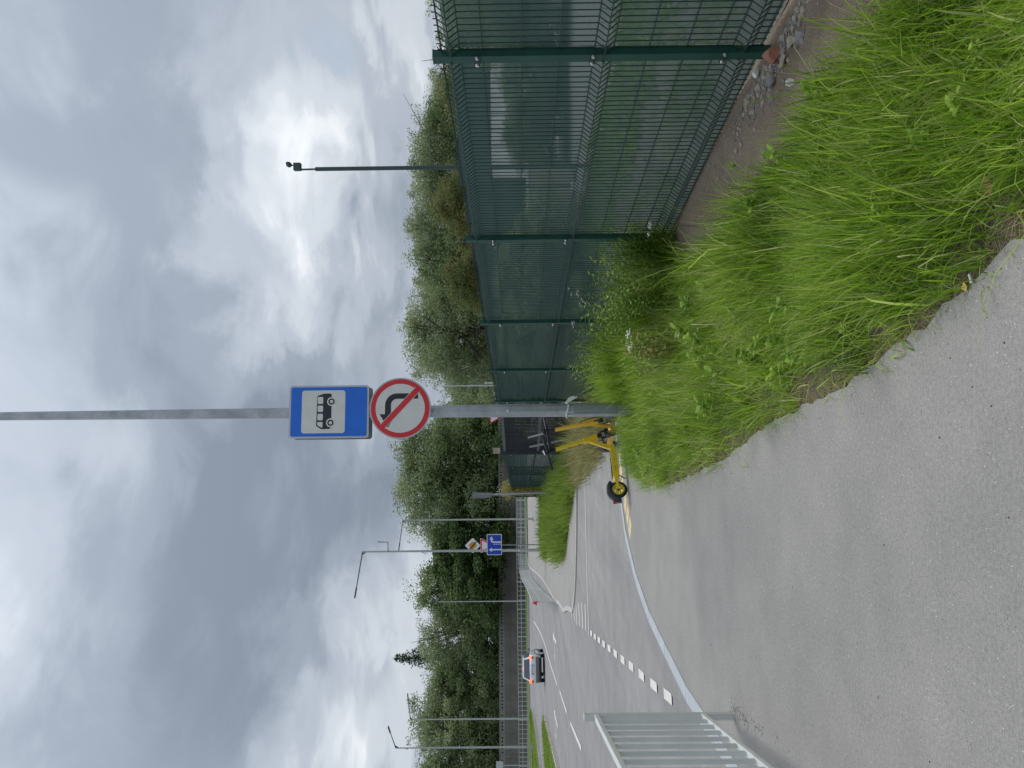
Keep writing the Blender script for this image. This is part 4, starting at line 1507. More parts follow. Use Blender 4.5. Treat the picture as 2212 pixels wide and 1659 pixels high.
# ================================================================== SCOOTERS
def scooter(name, loc, yaw, lean, steer, label, paint, group='yellow electric scooters parked behind the lamp pole'):
    """local x forward, y left, rear axle above the origin"""
    root = empty(name, loc, 0, label, 'scooter', group)
    root.rotation_mode = 'XYZ'
    root.rotation_euler = (Matrix.Rotation(yaw, 3, 'Z') @ Matrix.Rotation(lean, 3, 'X')).to_euler('XYZ')
    Y = Vector((0, 1, 0))

    def wheel(parent, c, nm):
        w_ = empty(nm, c)
        w_.parent = parent
        tm = MB()
        n, m_ = 28, 8
        vs, fs = [], []
        for i in range(n):
            a = 2 * math.pi * i / n
            for j in range(m_):
                b = 2 * math.pi * j / m_
                rr = .101 + .026 * math.cos(b)
                vs.append((rr * math.cos(a), .03 * math.sin(b), rr * math.sin(a)))
        for i in range(n):
            for j in range(m_):
                fs.append((i * m_ + j, ((i + 1) % n) * m_ + j, ((i + 1) % n) * m_ + (j + 1) % m_, i * m_ + (j + 1) % m_))
        tm.add(vs, fs, True).build('tyre', M['rubber'], w_)
        rmb = MB().ring(.06, .084, (0, 0, 0), (1, 0, 0), (0, 0, 1), (0, 1, 0), -.022, .022, 24)
        for k in range(5):
            a = 2 * math.pi * k / 5
            rmb.bar((.015 * math.cos(a), 0, .015 * math.sin(a)), (.066 * math.cos(a), 0, .066 * math.sin(a)), .03, .022)
        rmb.build('rim', paint, w_)
        MB().tube([(0, -.05, 0), (0, .05, 0)], .02, 10).build('axle', M['plastic'], w_)
        return w_

    wheel(root, (0, 0, .127), 'rear_wheel')
    fd = MB()
    vs, fs = [], []
    for i in range(11):
        a = R(40 + 150 * i / 10)
        r_ = .165 + (.02 if i > 7 else 0)
        for yy_ in (-.045, .045):
            vs += [(r_ * math.cos(a), yy_, .127 + r_ * math.sin(a)), ((r_ - .07) * math.cos(a), yy_ * 1.05, .127 + (r_ - .07) * math.sin(a))]
    for i in range(10):
        b = i * 4
        fs += [(b, b + 4, b + 6, b + 2), (b, b + 1, b + 5, b + 4), (b + 2, b + 6, b + 7, b + 3)]
    fd.add(vs, fs, True).build('rear_fender', M['plastic'], root)
    MB().box((-.19, 0, .19), (.02, .06, .05)).build('tail_lamp', M['reflector_red'], root, .004)
    # deck: yellow frame rails, rubber mat, rear fork arms
    dk_ = MB().prism([(.13, .12), (.2, .1), (.62, .105), (.70, .17), (.66, .20), (.19, .185), (.13, .165)], (0, 0, 0), (1, 0, 0), (0, 0, 1), (0, 1, 0), -.078, .078)
    dko = dk_.build('deck', paint, root, .006)
    MB().box((.40, 0, .197), (.40, .13, .012)).build('foot_mat', M['rubber'], dko)
    for s in (-1, 1):
        MB().bar((-.01, s * .052, .127), (.17, s * .056, .145), .012, .04).build('rear_arm', paint, root, .003)
        MB().box((.3, s * .081, .145), (.08, .004, .02)).build('side_reflector', M['dryleaf'], dko)
    MB().tube([(.28, .075, .12), (.24, .15, .01)], .008, 6).build('kickstand', M['plastic'], root)
    # down tube and neck
    MB().bar((.655, 0, .17), (.80, 0, .47), .046, .062, (1, 0, 0)).build('down_tube', paint, root, .008)
    MB().bar((.86, 0, .36), (.80, 0, .56), .066, .07, (1, 0, 0)).build('neck', paint, root, .008)
    # steered front: axis leans back
    st = empty('steering', (.83, 0, .46))
    st.parent = root
    ax = Vector((-.27, 0, 1)).normalized()
    st.rotation_euler = Matrix.Rotation(steer, 3, ax).to_euler()

    def L(p):
        return Vector(p) - Vector((.83, 0, .46))
    top = Vector((.83, 0, .46)) + ax * .58
    MB().tube([L((.815, 0, .52)), ax * .54], [.031, .027], 12).build('stem', paint, st)
    MB().tube([ax * .53, ax * .63], [.03, .034], 10).build('stem_clamp', M['plastic'], st)
    for z in (.17, .32):
        MB().tube([ax * z + Vector((-.026, .0, 0)) + Vector((0, .026, 0)), ax * (z + .001) + Vector((-.028, .034, 0))], .016, 10).build('emblem', M['plastic'], st)
    c = ax * .645
    hb = MB().tube([c + Vector((-.05, -.255, .0)), c + Vector((-.012, -.12, .01)), c, c + Vector((-.012, .12, .01)), c + Vector((-.05, .255, .0))], .0155, 10).build('handlebar', M['plastic'], st)
    for s in (-1, 1):
        MB().tube([c + Vector((-.03, s * .15, .006)), c + Vector((-.052, s * .27, 0))], .021, 10).build('grip', M['rubber'], hb)
        MB().tube([c + Vector((.02, s * .11, -.005)), c + Vector((.03, s * .22, -.02))], .007, 6).build('brake_lever', M['plastic'], hb)
    MB().prism(circ(.05, 20), c + Vector((-.0, 0, .045)), Vector((.8, 0, .35)), Vector((0, .9, 0)), Vector((-.4, 0, .9)), -.012, .012).build('display', M['plastic'], st)
    MB().prism(circ(.042, 20), c + Vector((-.0, 0, .045)), Vector((.8, 0, .35)), Vector((0, .9, 0)), Vector((-.4, 0, .9)), .012, .015).build('display_glass', M['disp'], st)
    MB().tube([L((.84, 0, .45)), L((.9, 0, .3))], .028, 8).build('fork_crown', M['plastic'], st)
    for s in (-1, 1):
        MB().bar(L((.89, s * .05, .31)), L((.95, s * .05, .127)), .014, .032, (1, 0, 0)).build('fork_blade', M['plastic'], st)
    MB().tube([L((.885, 0, .33)), L((.93, 0, .33))], .035, 10).build('headlamp', M['plastic'], st)
    MB().tube([L((.81, .03, .62)), L((.90, .05, .5)), L((.93, .05, .35)), L((.93, .04, .2))], .006, 5).build('brake_cable', M['plastic'], st)
    fw = wheel(st, L((.95, 0, .127)), 'front_wheel')
    vs, fs = [], []
    for i in range(8):
        a = R(35 + 120 * i / 7)
        for yy_ in (-.036, .036):
            vs += [(.95 + .14 * math.cos(a) - .83, yy_, .127 + .14 * math.sin(a) - .46)]
    for i in range(7):
        fs.append((2 * i, 2 * i + 1, 2 * i + 3, 2 * i + 2))
    MB().add(vs, fs, True).build('front_fender', M['plastic'], st)
    return root


scooter('electric_scooter', (-1.47, 10.62, 0.004), R(34), R(-6), R(38), 'yellow electric scooter with a black rear wheel in full view', M['sc_yellow'])
scooter('electric_scooter', (-.93, 11.72, 0.004), R(-61), R(5), R(-18), 'amber electric scooter half hidden by the lamp pole', M['sc_amber'])

# ================================================================== CAR
car = empty('car', (-19.2, 52.5, gz(0, 52.5) - .055), R(90 + 12.5), 'silver hatchback with lit brake lights driving away', 'car')
st_ = [  # x, half width low, z low, half width waist, z waist, half width belt, z belt
    (-2.16, .70, .34, .78, .55, .76, .80), (-2.08, .80, .28, .87, .55, .84, .96), (-1.6, .83, .26, .885, .6, .85, 1.0), (-.4, .84, .24, .89, .6, .86, .98),
    (.7, .84, .24, .89, .6, .86, .95), (1.2, .82, .25, .88, .6, .83, .9), (1.85, .78, .28, .85, .55, .76, .76), (2.12, .66, .34, .74, .5, .62, .64)]
vs, fs = [], []
for x, a, za, b, zb, c, zc2 in st_:
    vs += [(x, -a, za), (x, -b, zb), (x, -c, zc2), (x, 0, zc2 + .03), (x, c, zc2), (x, b, zb), (x, a, za)]
k = 7
for i in range(len(st_) - 1):
    for j in range(k):
        fs.append((i * k + j, i * k + (j + 1) % k, (i + 1) * k + (j + 1) % k, (i + 1) * k + j))
fs += [tuple(range(k)), tuple(range((len(st_) - 1) * k, len(st_) * k))[::-1]]
body = MB().add(vs, fs, True).build('body', M['car'], car)
vs, fs = [], []
cabs = [(-2.06, .76, .96), (-1.62, .62, 1.40), (-.8, .63, 1.47), (.1, .62, 1.45), (.95, .70, .95)]
for x, w_, z in cabs:
    zb = 0.94
    vs += [(x if z > 1 else x, -.80, zb), (x, -w_, z), (x, w_, z), (x, .80, zb)]
for i in range(4):
    for j in range(3):
        fs.append((i * 4 + j, i * 4 + j + 1, (i + 1) * 4 + j + 1, (i + 1) * 4 + j))
roof = MB().add(vs, fs, False).build('cabin', M['car'], car)


def panel(name, pts, mat, parent, off):
    pts = [Vector(p) for p in pts]
    n = (pts[1] - pts[0]).cross(pts[2] - pts[0]).normalized()
    if n.dot(Vector(off)) < 0:
        n = -n
    A = [p + n * .012 for p in pts]
    B = [p - n * .01 for p in pts]
    m_ = len(pts)
    return MB().add(A + B, [tuple(range(m_)), tuple(range(m_, 2 * m_))] + [(i, (i + 1) % m_, m_ + (i + 1) % m_, m_ + i) for i in range(m_)]).build(name, mat, parent)


panel('rear_window', [(-2.03, -.66, 1.0), (-2.03, .66, 1.0), (-1.66, .54, 1.355), (-1.66, -.54, 1.355)], M['car_glass'], car, (-1, 0, .3))
for s in (-1, 1):
    panel('side_window', [(-1.86, s * .782, 1.0), (.78, s * .785, .99), (.16, s * .675, 1.37), (-1.58, s * .672, 1.35)], M['car_glass'], car, (0, s, .1))
    lampo = MB().box((-2.12, s * .745, .93), (.12, .17, .16)).build('tail_lamp', M['brake'], car, .02)
    MB().box((-2.125, s * .75, .80), (.12, .16, .1)).build('lower_lens', M['reflector_red'], lampo)
    MB().box((.62, s * .95, 1.02), (.1, .16, .12)).build('mirror', M['car_low'], car, .02)
    MB().box((-.3, s * .895, .62), (2.6, .02, .06)).build('side_moulding', M['car_low'], car)
    for x in (-1.32, 1.32):
        w_ = empty('wheel', (x, s * .78, .30))
        w_.parent = car
        MB().tube([(0, -.1, 0), (0, .1, 0)], .30, 20).build('tyre', M['rubber'], w_)
        MB().tube([(0, s * .08, 0), (0, s * .11, 0)], .19, 14).build('rim', M['galv_far'], w_)
panel('windscreen', [(.92, -.66, .98), (.92, .66, .98), (.2, .56, 1.4), (.2, -.56, 1.4)], M['car_glass'], car, (1, 0, .5))
MB().box((-2.17, 0, .47), (.14, 1.62, .24)).build('bumper', M['car_low'], car, .04)
MB().box((-2.13, 0, .28), (.12, 1.5, .16)).build('under_bumper', M['car_black'], car, .02)
MB().box((-2.14, 0, .76), (.05, .62, .15)).build('plate_recess', M['car_low'], car, .01)
MB().box((-2.17, 0, .755), (.012, .50, .105)).build('number_plate', M['sign_white_far'], car)
MB().box((-2.15, 0, .86), (.05, .7, .025)).build('trim_strip', M['chrome'], car)
MB().box((-1.70, 0, 1.415), (.03, .16, .02)).build('high_brake_lamp', M['brake'], car)
MB().tube([(-2.25, .5, .24), (-2.0, .5, .24)], .03, 8).build('exhaust', M['chrome'], car)
MB().tube([(-1.5, 0, 1.42), (-1.75, 0, 1.62)], .006, 5).build('aerial', M['plastic'], car)
for s in (-1, 1):
    MB().box((2.03, s * .62, .66), (.14, .26, .12)).build('head_lamp', M['disp'], car, .02)

# ================================================================== STONES AND LITTER
def rock(name, loc, size, mat, label, cat='stone', seed=1, group=None):
    bm = bmesh.new()
    bmesh.ops.create_icosphere(bm, subdivisions=3, radius=1)
    r2 = random.Random(seed)
    ks = [(Vector((r2.gauss(0, 1), r2.gauss(0, 1), r2.gauss(0, 1))).normalized(), r2.uniform(.45, .8)) for _ in range(14)]
    for v in bm.verts:
        n = v.co.normalized()
        for d, c in ks:
            e = n.dot(d)
            if e > c:
                n = n - d * (e - c)
        v.co = Vector((n.x * size[0], n.y * size[1], n.z * size[2])) * (1 + r2.uniform(-.02, .02))
    me = bpy.data.meshes.new(name)
    bm.to_mesh(me)
    bm.free()
    me.materials.append(mat)
    o = link(name, me, None, loc, r2.uniform(0, 3))
    return tag(o, label, cat, group)


def vz(x, y):
    return verge_z(x, y) + .01


rock('brick_chunk', (1.70, 4.02, vz(1.7, 4.02) + .035), (.075, .055, .05), M['brick'], 'broken red brick chunk at the foot of the nearest green post', 'brick', 3)
rock('stone', (1.63, 3.93, vz(1.63, 3.93) + .015), (.05, .035, .025), M['stone_pale'], 'largest pale stone just in front of the broken brick', 'stone', 4)
rock('stone', (1.685, 3.82, vz(1.68, 3.8) + .012), (.045, .03, .025), M['stone_pale'], 'pale flat stone right of the broken brick', 'stone', 8)
rock('stone', (1.66, 3.70, vz(1.66, 3.7) + .012), (.05, .05, .03), M['stone_grey'], 'dark rounded clod right of the pale stones', 'stone', 9)
rock('stone', (1.61, 4.12, vz(1.6, 4.12) + .012), (.055, .04, .03), M['stone_grey'], 'grey stone left of the broken brick', 'stone', 10)
rock('stone', (1.72, 4.30, vz(1.7, 4.3) + .02), (.03, .045, .022), M['coping'], 'white pebble leaning under the fence left of the brick', 'stone', 11)


def a2(r2):
    y = r2.gauss(4.15, .38)
    return (fence_x(y) - .05 - abs(r2.gauss(0, .09)), y)


tag(pebbles('stone_rubble', 170, a2, .005, .02, M['stone_pale'], vz, 21), 'scattered pale pebbles on the sandy strip under the fence', 'pebbles', kind='stuff')
tag(pebbles('dark_rubble', 190, a2, .004, .018, M['stone_grey'], vz, 22), 'scattered grey pebbles on the sandy strip under the fence', 'pebbles', kind='stuff')

cb_ = MB().tube([(0, 0, 0), (.03, .012, 0)], .0045, 8)
tag(cb_.build('cigarette_butt', M['paper'], None, loc=(.315, 2.535, .008)), 'white cigarette butt on the soil at the path edge', 'cigarette')
yl = MB().add([(0, 0, 0), (.012, .018, .006), (.03, .014, .003), (.034, 0, .008), (.016, -.012, .004)], [(0, 1, 2), (0, 2, 3), (0, 3, 4)])
tag(yl.build('fallen_leaf', M['dryleaf'], None, loc=(.29, 2.57, .006)), 'yellow fallen leaf beside the cigarette butt', 'leaf')
bl2 = MB().add([(0, 0, 0), (.02, .03, .012), (.055, .025, .006), (.06, 0, .016), (.03, -.022, .004)], [(0, 1, 2), (0, 2, 3), (0, 3, 4)])
tag(bl2.build('fallen_leaf', M['brick'], None, loc=(.56, 2.36, .05)), 'brown fallen leaf in the grass at the right edge', 'leaf')

# ================================================================== GRASS
def tufts(poly_l, poly_r, y0, y1, n_tuft, per, hmin, hmax, wmin, wmax, zf, reject=None, lean_dir=None, spread=.05, base_tint=.5):
    P, Hh, A, Ln, Cu, Wd, T = [], [], [], [], [], [], []
    for _ in range(n_tuft):
        y = rng.uniform(y0, y1)
        a, b = float(interp(poly_l, y)), float(interp(poly_r, y))
        x = rng.uniform(a, b)
        if reject and reject(x, y):
            continue
        k = int(per * rng.uniform(.5, 1.4))
        sc = rng.uniform(.55, 1.25) * (.85 + .35 * math.sin(x * 3.1 + y * 1.9) * math.sin(y * 2.7 - x * 1.2))
        fine = rng.uniform(.55, 1.35)
        hh = rng.uniform(hmin, hmax, k) * sc
        px = x + rng.normal(0, spread, k)
        py = y + rng.normal(0, spread, k)
        main = (lean_dir(x, y) if lean_dir else rng.uniform(0, 6.28))
        out = np.arctan2(py - y, px - x)
        az = np.where(rng.uniform(size=k) < .45, main + rng.normal(0, .7, k), out + rng.normal(0, .4, k))
        P.append(np.stack([px, py, np.array([zf(u, v) - .015 for u, v in zip(px, py)])], 1))
        Hh.append(hh)
        A.append(az)
        Ln.append(np.abs(rng.normal(.16, .14, k)))
        Cu.append(np.abs(rng.normal(1.1, .8, k)) * rng.uniform(.4, 1.6))
        Wd.append(rng.uniform(wmin, wmax, k) * fine)
        tt = rng.normal(base_tint + rng.normal(0, .15), .17, k)
        dry = rng.uniform(size=k) < rng.choice([.03, .06, .2], p=[.6, .3, .1])
        tt = np.where(dry, rng.uniform(.85, 1.0, k), tt)
        T.append(np.clip(tt, 0, 1))
    return [np.concatenate(q) for q in (P, Hh, A, Ln, Cu, Wd, T)]


def in_sand(x, y):
    return y < 6.5 and x > float(interp(S_l, y)) + .03


def near_edge(x, y):
    xe = float(interp(EDGE[:13], y))
    return x < xe + .13 + .12 * abs(math.sin(y * 4.3)) and rng.uniform() < .9


def swirl(x, y):
    return math.pi + .55 * math.sin(x * 2.1 + y * .9) + .9 * math.sin(y * 1.7 - x * 1.3) - .5


GL = [(p[0] + .03, p[1]) for p in EDGE[:13]]
GRt = [(fence_x(y) - .03, y) for y in (-3, 12)]
a = tufts(GL, GRt, 1.2, 10.15, 2500, 46, .13, .36, .0028, .0062, verge_z, lambda x, y: in_sand(x, y) or near_edge(x, y), swirl, .05, .42)
# taller growth around and beyond the pole and against the fence
b = tufts([(1.2, 5.4), (.95, 6.6), (.35, 7.6), (-.05, 8.6), (-.12, 9.2), (-.1, 10)], GRt, 6.5, 10.1, 400, 40, .33, .62, .003, .0065, verge_z, in_sand, swirl, .06, .45)
# nearest grass is thicker
c = tufts(GL, [(1.75, 0), (1.55, 3.3), (1.2, 4.8)], 1.2, 4.4, 620, 50, .15, .36, .003, .0065, verge_z, lambda x, y: in_sand(x, y) or near_edge(x, y), swirl, .045, .42)
# low thin sprouts along the path edge
d = tufts([(p[0] - .01, p[1]) for p in EDGE[:13]], [(p[0] + .16, p[1]) for p in EDGE[:13]], 1.6, 10, 260, 9, .05, .2, .0022, .0045, verge_z, None, None, .03, .5)
# single coarse blades bent right over
h_ = tufts(GL, GRt, 1.6, 8.5, 420, 5, .3, .6, .005, .009, verge_z, lambda x, y: in_sand(x, y), None, .05, .68)
h_[4] = h_[4] * 1.7 + .5
# taller clumps round the foot of the lamp pole
k_ = tufts([(-.75, 7.5), (-.95, 8.3), (-1.0, 9.4)], [(.35, 7.5), (.3, 8.3), (.2, 9.4)], 7.6, 9.3, 190, 42, .26, .52, .003, .0062, verge_z, None, swirl, .06, .45)
arrs = [np.concatenate(q) for q in zip(a, b, c, d, h_, k_)]
tag(link('long_grass', blades(*arrs[:6], arrs[6], 'long_grass', M['grass'])), 'long uncut green grass between the footpath and the fence', 'grass', kind='stuff')
# straw litter on the bare edge
n = 2600
yy = rng.uniform(1.9, 9.5, n)
xx = interp(EDGE[:13], yy) + np.abs(rng.normal(.06, .06, n)) - .02
base = np.stack([xx, yy, np.array([verge_z(u, v) + .006 for u, v in zip(xx, yy)])], 1)
tag(link('dead_grass', blades(base, rng.uniform(.03, .11, n), rng.uniform(0, 6.28, n), np.full(n, 1.45), rng.normal(0, .12, n) + .02, rng.uniform(.0015, .004, n), rng.uniform(.1, 1, n), 'dead_grass', M['grass_dry'])),
    'dead grass stalks strewn along the path edge', 'dead grass', kind='stuff')

# seed stalks standing above the grass
n = 700
yy = rng.uniform(1.8, 9.8, n)
xl, xr = interp(GL, yy) + .1, np.array([fence_x(v) - .1 for v in yy])
xx = xl + (xr - xl) * rng.uniform(0, 1, n)
ok = np.array([not in_sand(u, v) for u, v in zip(xx, yy)])
xx, yy = xx[ok], yy[ok]
n = len(xx)
base = np.stack([xx, yy, np.array([verge_z(u, v) for u, v in zip(xx, yy)])], 1)
tag(link('seed_stalks', blades(base, rng.uniform(.3, .6, n), rng.uniform(0, 6.28, n), np.abs(rng.normal(.2, .2, n)), np.abs(rng.normal(.5, .4, n)), rng.uniform(.0015, .003, n), rng.uniform(.2, 1, n), 'seed_stalks', M['grass_dry'])),
    'pale dry seed stalks standing among the long grass', 'stalks', kind='stuff')
# rough growth in the yard behind the fence
yg = tufts(off_fence(1.7, YS), off_fence(4.0, YS), 2, 18, 520, 16, .08, .3, .012, .03, lambda x, y: .13, None, None, .16, .35)
yg2 = tufts(off_fence(.15, YS), off_fence(1.3, YS), 4.6, 9.5, 90, 16, .06, .3, .006, .014, lambda x, y: .13, None, None, .09, .35)
arrs = [np.concatenate(q) for q in zip(yg, yg2)]
tag(link('yard_weeds', blades(*arrs[:6], arrs[6], 'yard_weeds', M['grass_far'])), 'rough grass and weeds in the yard behind the fence', 'grass', kind='stuff')

# far verge and the overgrown mouth of the side road
def isl_z(x, y):
    return gz(x, y) - .025


FVl = [(-2.3, 19.6), (-2.9, 21.2), (-4.6, 24.2), (-5.4, 25.2), (-6.0, 26.6), (-6.5, 29), (-7.2, 33), (-8.4, 39), (-10.9, 48)]
FVr = [(.5, 19.6), (-1.8, 22.0), (-6.7, 46.8), (-6.9, 48)]
e1 = tufts(FVl, FVr, 20.4, 30, 1250, 20, .12, .75, .010, .026, isl_z, None, None, .12, .5)
e2 = tufts(FVl, FVr, 29, 48, 800, 20, .2, .7, .02, .045, isl_z, None, None, .2, .5)
arrs = [np.concatenate(q) for q in zip(e1, e2)]
tag(link('verge_grass', blades(*arrs[:6], arrs[6], 'verge_grass', M['grass_far'])), 'tall green grass on the far island below the street lamp', 'grass', kind='stuff')
OVl = [(-.45, 11.8), (-.95, 13.0), (-1.5, 15.0), (-2.1, 17.6), (-2.6, 20.2), (-2.7, 20.6)]
OVr = [(1.2, 11.8), (1.2, 14), (.6, 18), (0, 21)]
f = tufts(OVl, OVr, 11.9, 20.6, 800, 20, .15, .5, .008, .02, lambda x, y: -.05, None, None, .12, .45)
f2 = tufts([(x + .25, y) for x, y in OVl], OVr, 13, 20.6, 260, 18, .4, .8, .008, .02, lambda x, y: -.05, None, None, .12, .5)
arrs = [np.concatenate(q) for q in zip(f, f2)]
tag(link('overgrown_weeds', blades(*arrs[:6], arrs[6], 'overgrown_weeds', M['grass_dry'])), 'brownish overgrown weeds behind the scooters below the black gate', 'weeds', kind='stuff')
mb = MB()
mb.add([(x + .08, y, -.047) for x, y in OVl] + [(x, y, -.047) for x, y in OVr[::-1]], [tuple(range(len(OVl) + len(OVr)))])
tag(mb.build('overgrown_soil', M['dirt']), kind='structure')
# short turf on the left islands
g1 = tufts(L2l, L2r, 27, 49, 900, 20, .10, .22, .012, .025, lambda x, y: gz(x, y) + .13, None, None, .18, .55)
g2 = tufts(L1l, [(x - .5, y) for x, y in L1r], 46, 71.4, 1200, 20, .12, .3, .016, .035, lambda x, y: gz(x, y) + .16, None, None, .25, .55)
arrs = [np.concatenate(q) for q in zip(g1, g2)]
tag(link('island_turf', blades(*arrs[:6], arrs[6], 'island_turf', M['grass_far'])), 'short bright grass on the traffic islands at the left', 'grass', kind='stuff')


def a3(r2):
    y = 2.2 + 8 * r2.random() ** 1.6
    x0, x1 = float(interp(KERB[:11], y)) + .2, float(interp(EDGE[:13], y)) - .02
    return (x0 + (x1 - x0) * (r2.random() if r2.random() < .5 else 1 - .12 * r2.random()), y)


tag(pebbles('path_crumbs', 45, a3, .002, .0045, M['twig'], lambda x, y: .001, 77), 'dark crumbs of dirt and leaf scattered on the footpath', 'debris', kind='stuff')

# ================================================================== WEEDS AND FLOWERS
def weed_meshes(seed, h, nleaf, mat, lw=.011, ll=.10):
    r2 = random.Random(seed)
    stem, V, F, T = MB(), [], [], []
    for s in range(5):
        bx_, by_ = r2.gauss(0, .05), r2.gauss(0, .05)
        dx, dy = r2.gauss(0, .1), r2.gauss(0, .1)
        hh = h * r2.uniform(.75, 1.05)
        stem.tube([(bx_, by_, 0), (bx_ + dx * .4, by_ + dy * .4, hh * .5), (bx_ + dx, by_ + dy, hh)], [.004, .003, .0015], 5, False)
        for k in range(nleaf):
            t = .18 + .82 * (k + r2.uniform(0, .8)) / nleaf
            px, py, pz = bx_ + dx * t, by_ + dy * t, hh * t
            az = k * 2.4 + r2.uniform(-.3, .3)
            L_ = ll * (1.2 - .55 * t) * r2.uniform(.8, 1.2)
            el = r2.uniform(.15, .7)
            d = Vector((math.cos(az) * math.cos(el), math.sin(az) * math.cos(el), math.sin(el)))
            sd2 = Vector((-math.sin(az), math.cos(az), 0)) * lw * r2.uniform(.8, 1.3)
            p0 = Vector((px, py, pz))
            m1_, m2_, tip = p0 + d * L_ * .35, p0 + d * L_ * .7 + Vector((0, 0, -.004)), p0 + d * L_ + Vector((0, 0, -.018))
            b_ = len(V)
            V += [p0, m1_ - sd2, m1_ + sd2, m2_ - sd2 * .8, m2_ + sd2 * .8, tip]
            F += [(b_, b_ + 1, b_ + 2), (b_ + 1, b_ + 3, b_ + 4, b_ + 2), (b_ + 3, b_ + 5, b_ + 4)]
            T += [min(1, max(0, r2.gauss(.5, .22)))] * 6
    me = bpy.data.meshes.new('leaves')
    me.from_pydata([tuple(v) for v in V], [], F)
    at__ = me.attributes.new('tint', 'FLOAT', 'POINT')
    at__.data.foreach_set('value', T)
    me.materials.append(mat)
    return stem.mesh('stem', M['stem']), me


WK = [weed_meshes(50 + i, h_, nl_, M['weed']) for i, (h_, nl_) in enumerate(((.62, 30), (.72, 34), (.8, 38), (.66, 32)))]
WKy = [weed_meshes(70 + i, h_, nl_, M['weed_yellow'], .018, .075) for i, (h_, nl_) in enumerate(((.5, 13), (.55, 14)))]


def weed(k, x, y, rz, sc, label, group, kit=WK, name='leafy_weed', cat='weed'):
    t_ = empty(name, (x, y, verge_z(x, y) - .01), rz, label, cat, group)
    t_.scale = (sc, sc, sc)
    link('stem', kit[k % len(kit)][0], t_)
    link('leaves', kit[k % len(kit)][1], t_)
    return t_


def rosette_mesh(seed):
    r2 = random.Random(seed)
    V, F, T = [], [], []
    for k in range(16):
        az = k * 2.4 + r2.uniform(-.3, .3)
        L_, w_, el = r2.uniform(.06, .13), r2.uniform(.016, .030), r2.uniform(.35, 1.1)
        d = Vector((math.cos(az) * math.cos(el), math.sin(az) * math.cos(el), math.sin(el)))
        sd2 = Vector((-math.sin(az), math.cos(az), 0)) * w_
        p0 = Vector((r2.gauss(0, .02), r2.gauss(0, .02), r2.uniform(.05, .2)))
        b_ = len(V)
        V += [p0, p0 + d * L_ * .3 - sd2, p0 + d * L_ * .3 + sd2, p0 + d * L_ * .65 - sd2 * .9 + Vector((0, 0, -.008)), p0 + d * L_ * .65 + sd2 * .9 + Vector((0, 0, -.008)), p0 + d * L_ + Vector((0, 0, -.03))]
        F += [(b_, b_ + 1, b_ + 2), (b_ + 1, b_ + 3, b_ + 4, b_ + 2), (b_ + 3, b_ + 5, b_ + 4)]
        T += [min(1, max(0, r2.gauss(.5, .25)))] * 6
    return V, F, T


RV, RF, RT = [], [], []
wr = random.Random(31)
kits = [rosette_mesh(k) for k in range(6)]
for i in range(120):
    y = wr.uniform(1.9, 9.6)
    xe = float(interp(EDGE[:13], y))
    x = xe + .12 + (fence_x(y) - xe - .2) * wr.random() ** 1.1
    if in_sand(x, y) and wr.random() < .85:
        continue
    V, F, T = kits[i % 6]
    a_, s_ = wr.uniform(0, 6.28), wr.uniform(.35, .8) * (.7 if y < 3.6 else 1)
    b_ = len(RV)
    zb_ = verge_z(x, y) + wr.uniform(.0, .1)
    RV += [(x + s_ * (v.x * math.cos(a_) - v.y * math.sin(a_)), y + s_ * (v.x * math.sin(a_) + v.y * math.cos(a_)), zb_ + s_ * v.z) for v in V]
    RF += [tuple(b_ + q for q in f_) for f_ in F]
    RT += T
me = bpy.data.meshes.new('broad_leaves')
me.from_pydata(RV, [], RF)
at__ = me.attributes.new('tint', 'FLOAT', 'POINT')
at__.data.foreach_set('value', RT)
me.materials.append(M['weed'])
tag(link('broad_leaves', me), 'low broad leaved weeds scattered through the long grass', 'weeds', kind='stuff')

wr = random.Random(9)
for i in range(44):
    y = wr.uniform(6.2, 10.0)
    x = fence_x(y) - abs(wr.gauss(.18, .28)) - .05
    if x < interp(EDGE[:13], y) + .5:
        continue
    weed(i, x, y, wr.uniform(0, 6), wr.uniform(.6, 1.0), 'leafy upright weed growing in the long grass against the green fence', 'leafy weeds along the fence')
for i, (x, y, s) in enumerate(((.28, 6.35, 1.05), (.36, 6.5, .95), (.22, 6.62, 1.0))):
    weed(i, x, y, i * 1.3, s, ('yellowing weed standing out in the long grass, nearest of three', 'yellowing weed in the long grass, middle of three', 'yellowing weed in the long grass, farthest of three')[i],
         'yellowing weeds', WKy)


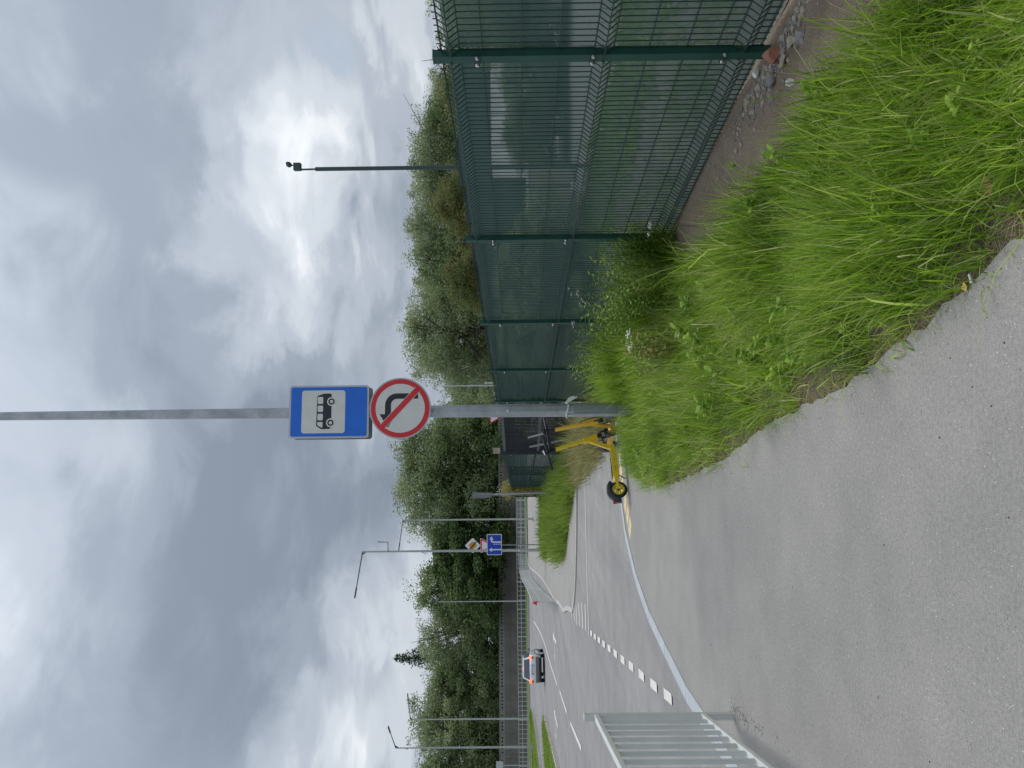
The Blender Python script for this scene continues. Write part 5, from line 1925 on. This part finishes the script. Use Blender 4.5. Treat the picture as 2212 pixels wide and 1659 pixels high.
def umbel(x, y, h, label, n=5, heads=16, sc=1.0):
    t_ = empty('white_wildflower', (x, y, verge_z(x, y) - .01), 0, label, 'flower', 'white wildflowers in the grass')
    r2 = random.Random(int(x * 1000 + y * 77))
    st2, pt = MB(), MB()
    st2.tube([(0, 0, 0), (.02, .01, h * .6), (.0, .0, h * .86)], [.003, .0025, .002], 5, False)
    for i in range(n):
        c_ = Vector((r2.gauss(0, .035), r2.gauss(0, .035), h + r2.gauss(0, .025))) * 1
        st2.tube([(0, 0, h * .84), c_], .0013, 4, False)
        for j in range(heads):
            q_ = c_ + Vector((r2.gauss(0, .012), r2.gauss(0, .012), r2.gauss(0, .005))) * sc
            s_ = .0055 * sc
            pt.add([q_ + Vector((s_ * math.cos(a), s_ * math.sin(a), r2.uniform(-.003, .003))) for a in (0, 1.26, 2.5, 3.77, 5.03)], [(0, 1, 2, 3, 4)])
    st2.build('stalk', M['stem'], t_)
    pt.build('petals', M['petal'], t_)
    return t_


umbel(.86, 7.25, .80, 'white wildflower cluster against the fence, highest of the tall pair', 6, 8)
umbel(.80, 7.42, .72, 'white wildflower cluster against the fence, lower of the tall pair', 5, 8)
umbel(.42, 6.15, .52, 'white wildflower low in the grass near the yellowing weeds, right one', 4)
umbel(.30, 6.25, .5, 'white wildflower low in the grass near the yellowing weeds, left one', 4)
umbel(1.16, 5.75, .38, 'white wildflower at the foot of the second fence post', 3)
umbel(.66, 8.6, .78, 'white wildflower beside the fourth fence post', 4)
# one round white bloom low in the grass in front of the sandy strip
wf = empty('white_bloom', (1.31, 3.40, verge_z(1.31, 3.40)), 0, 'single round white bloom at the edge of the sandy strip', 'flower')
MB().tube([(0, 0, 0), (0, -.01, .12)], .002, 5, False).build('stalk', M['stem'], wf)
o = MB()
for k in range(6):
    a = 2 * math.pi * k / 6
    cpt = Vector((.010 * math.cos(a), -.014, .13 + .010 * math.sin(a)))
    o.prism(circ(.009, 10), cpt, (1, 0, 0), (0, .3, 1), (0, -1, .2), -.001, .002 + .0006 * k)
o.build('petals', M['petal'], wf)

# climbing plant over the post of the far fence
vx = empty('climbing_vine', (-5.25, 38.4, .1), 0, 'yellow climbing vine smothering a post of the far green fence', 'vine')
r2 = np.random.default_rng(5)
k = 2600
zz = r2.uniform(.2, 1.9, k)
pp = np.stack([r2.normal(0, .13, k), r2.normal(-.12, .1, k), zz], 1)
top_ = r2.normal(size=(700, 3)) * np.array([.22, .15, .16]) + np.array([0, -.1, 1.98])
pp = np.concatenate([pp, top_])
link('leaves', leaf_cloud(pp, r2.normal(size=pp.shape) + np.array([0, -1, .4]), r2.uniform(.02, .05, len(pp)), .7, r2.uniform(0, 1, len(pp)), 'vine_leaves', M['vine']), vx)
MB().tube([(0, 0, 0), (.03, -.05, 1), (0, -.05, 1.9)], .012, 6).build('stem', M['bark'], vx)
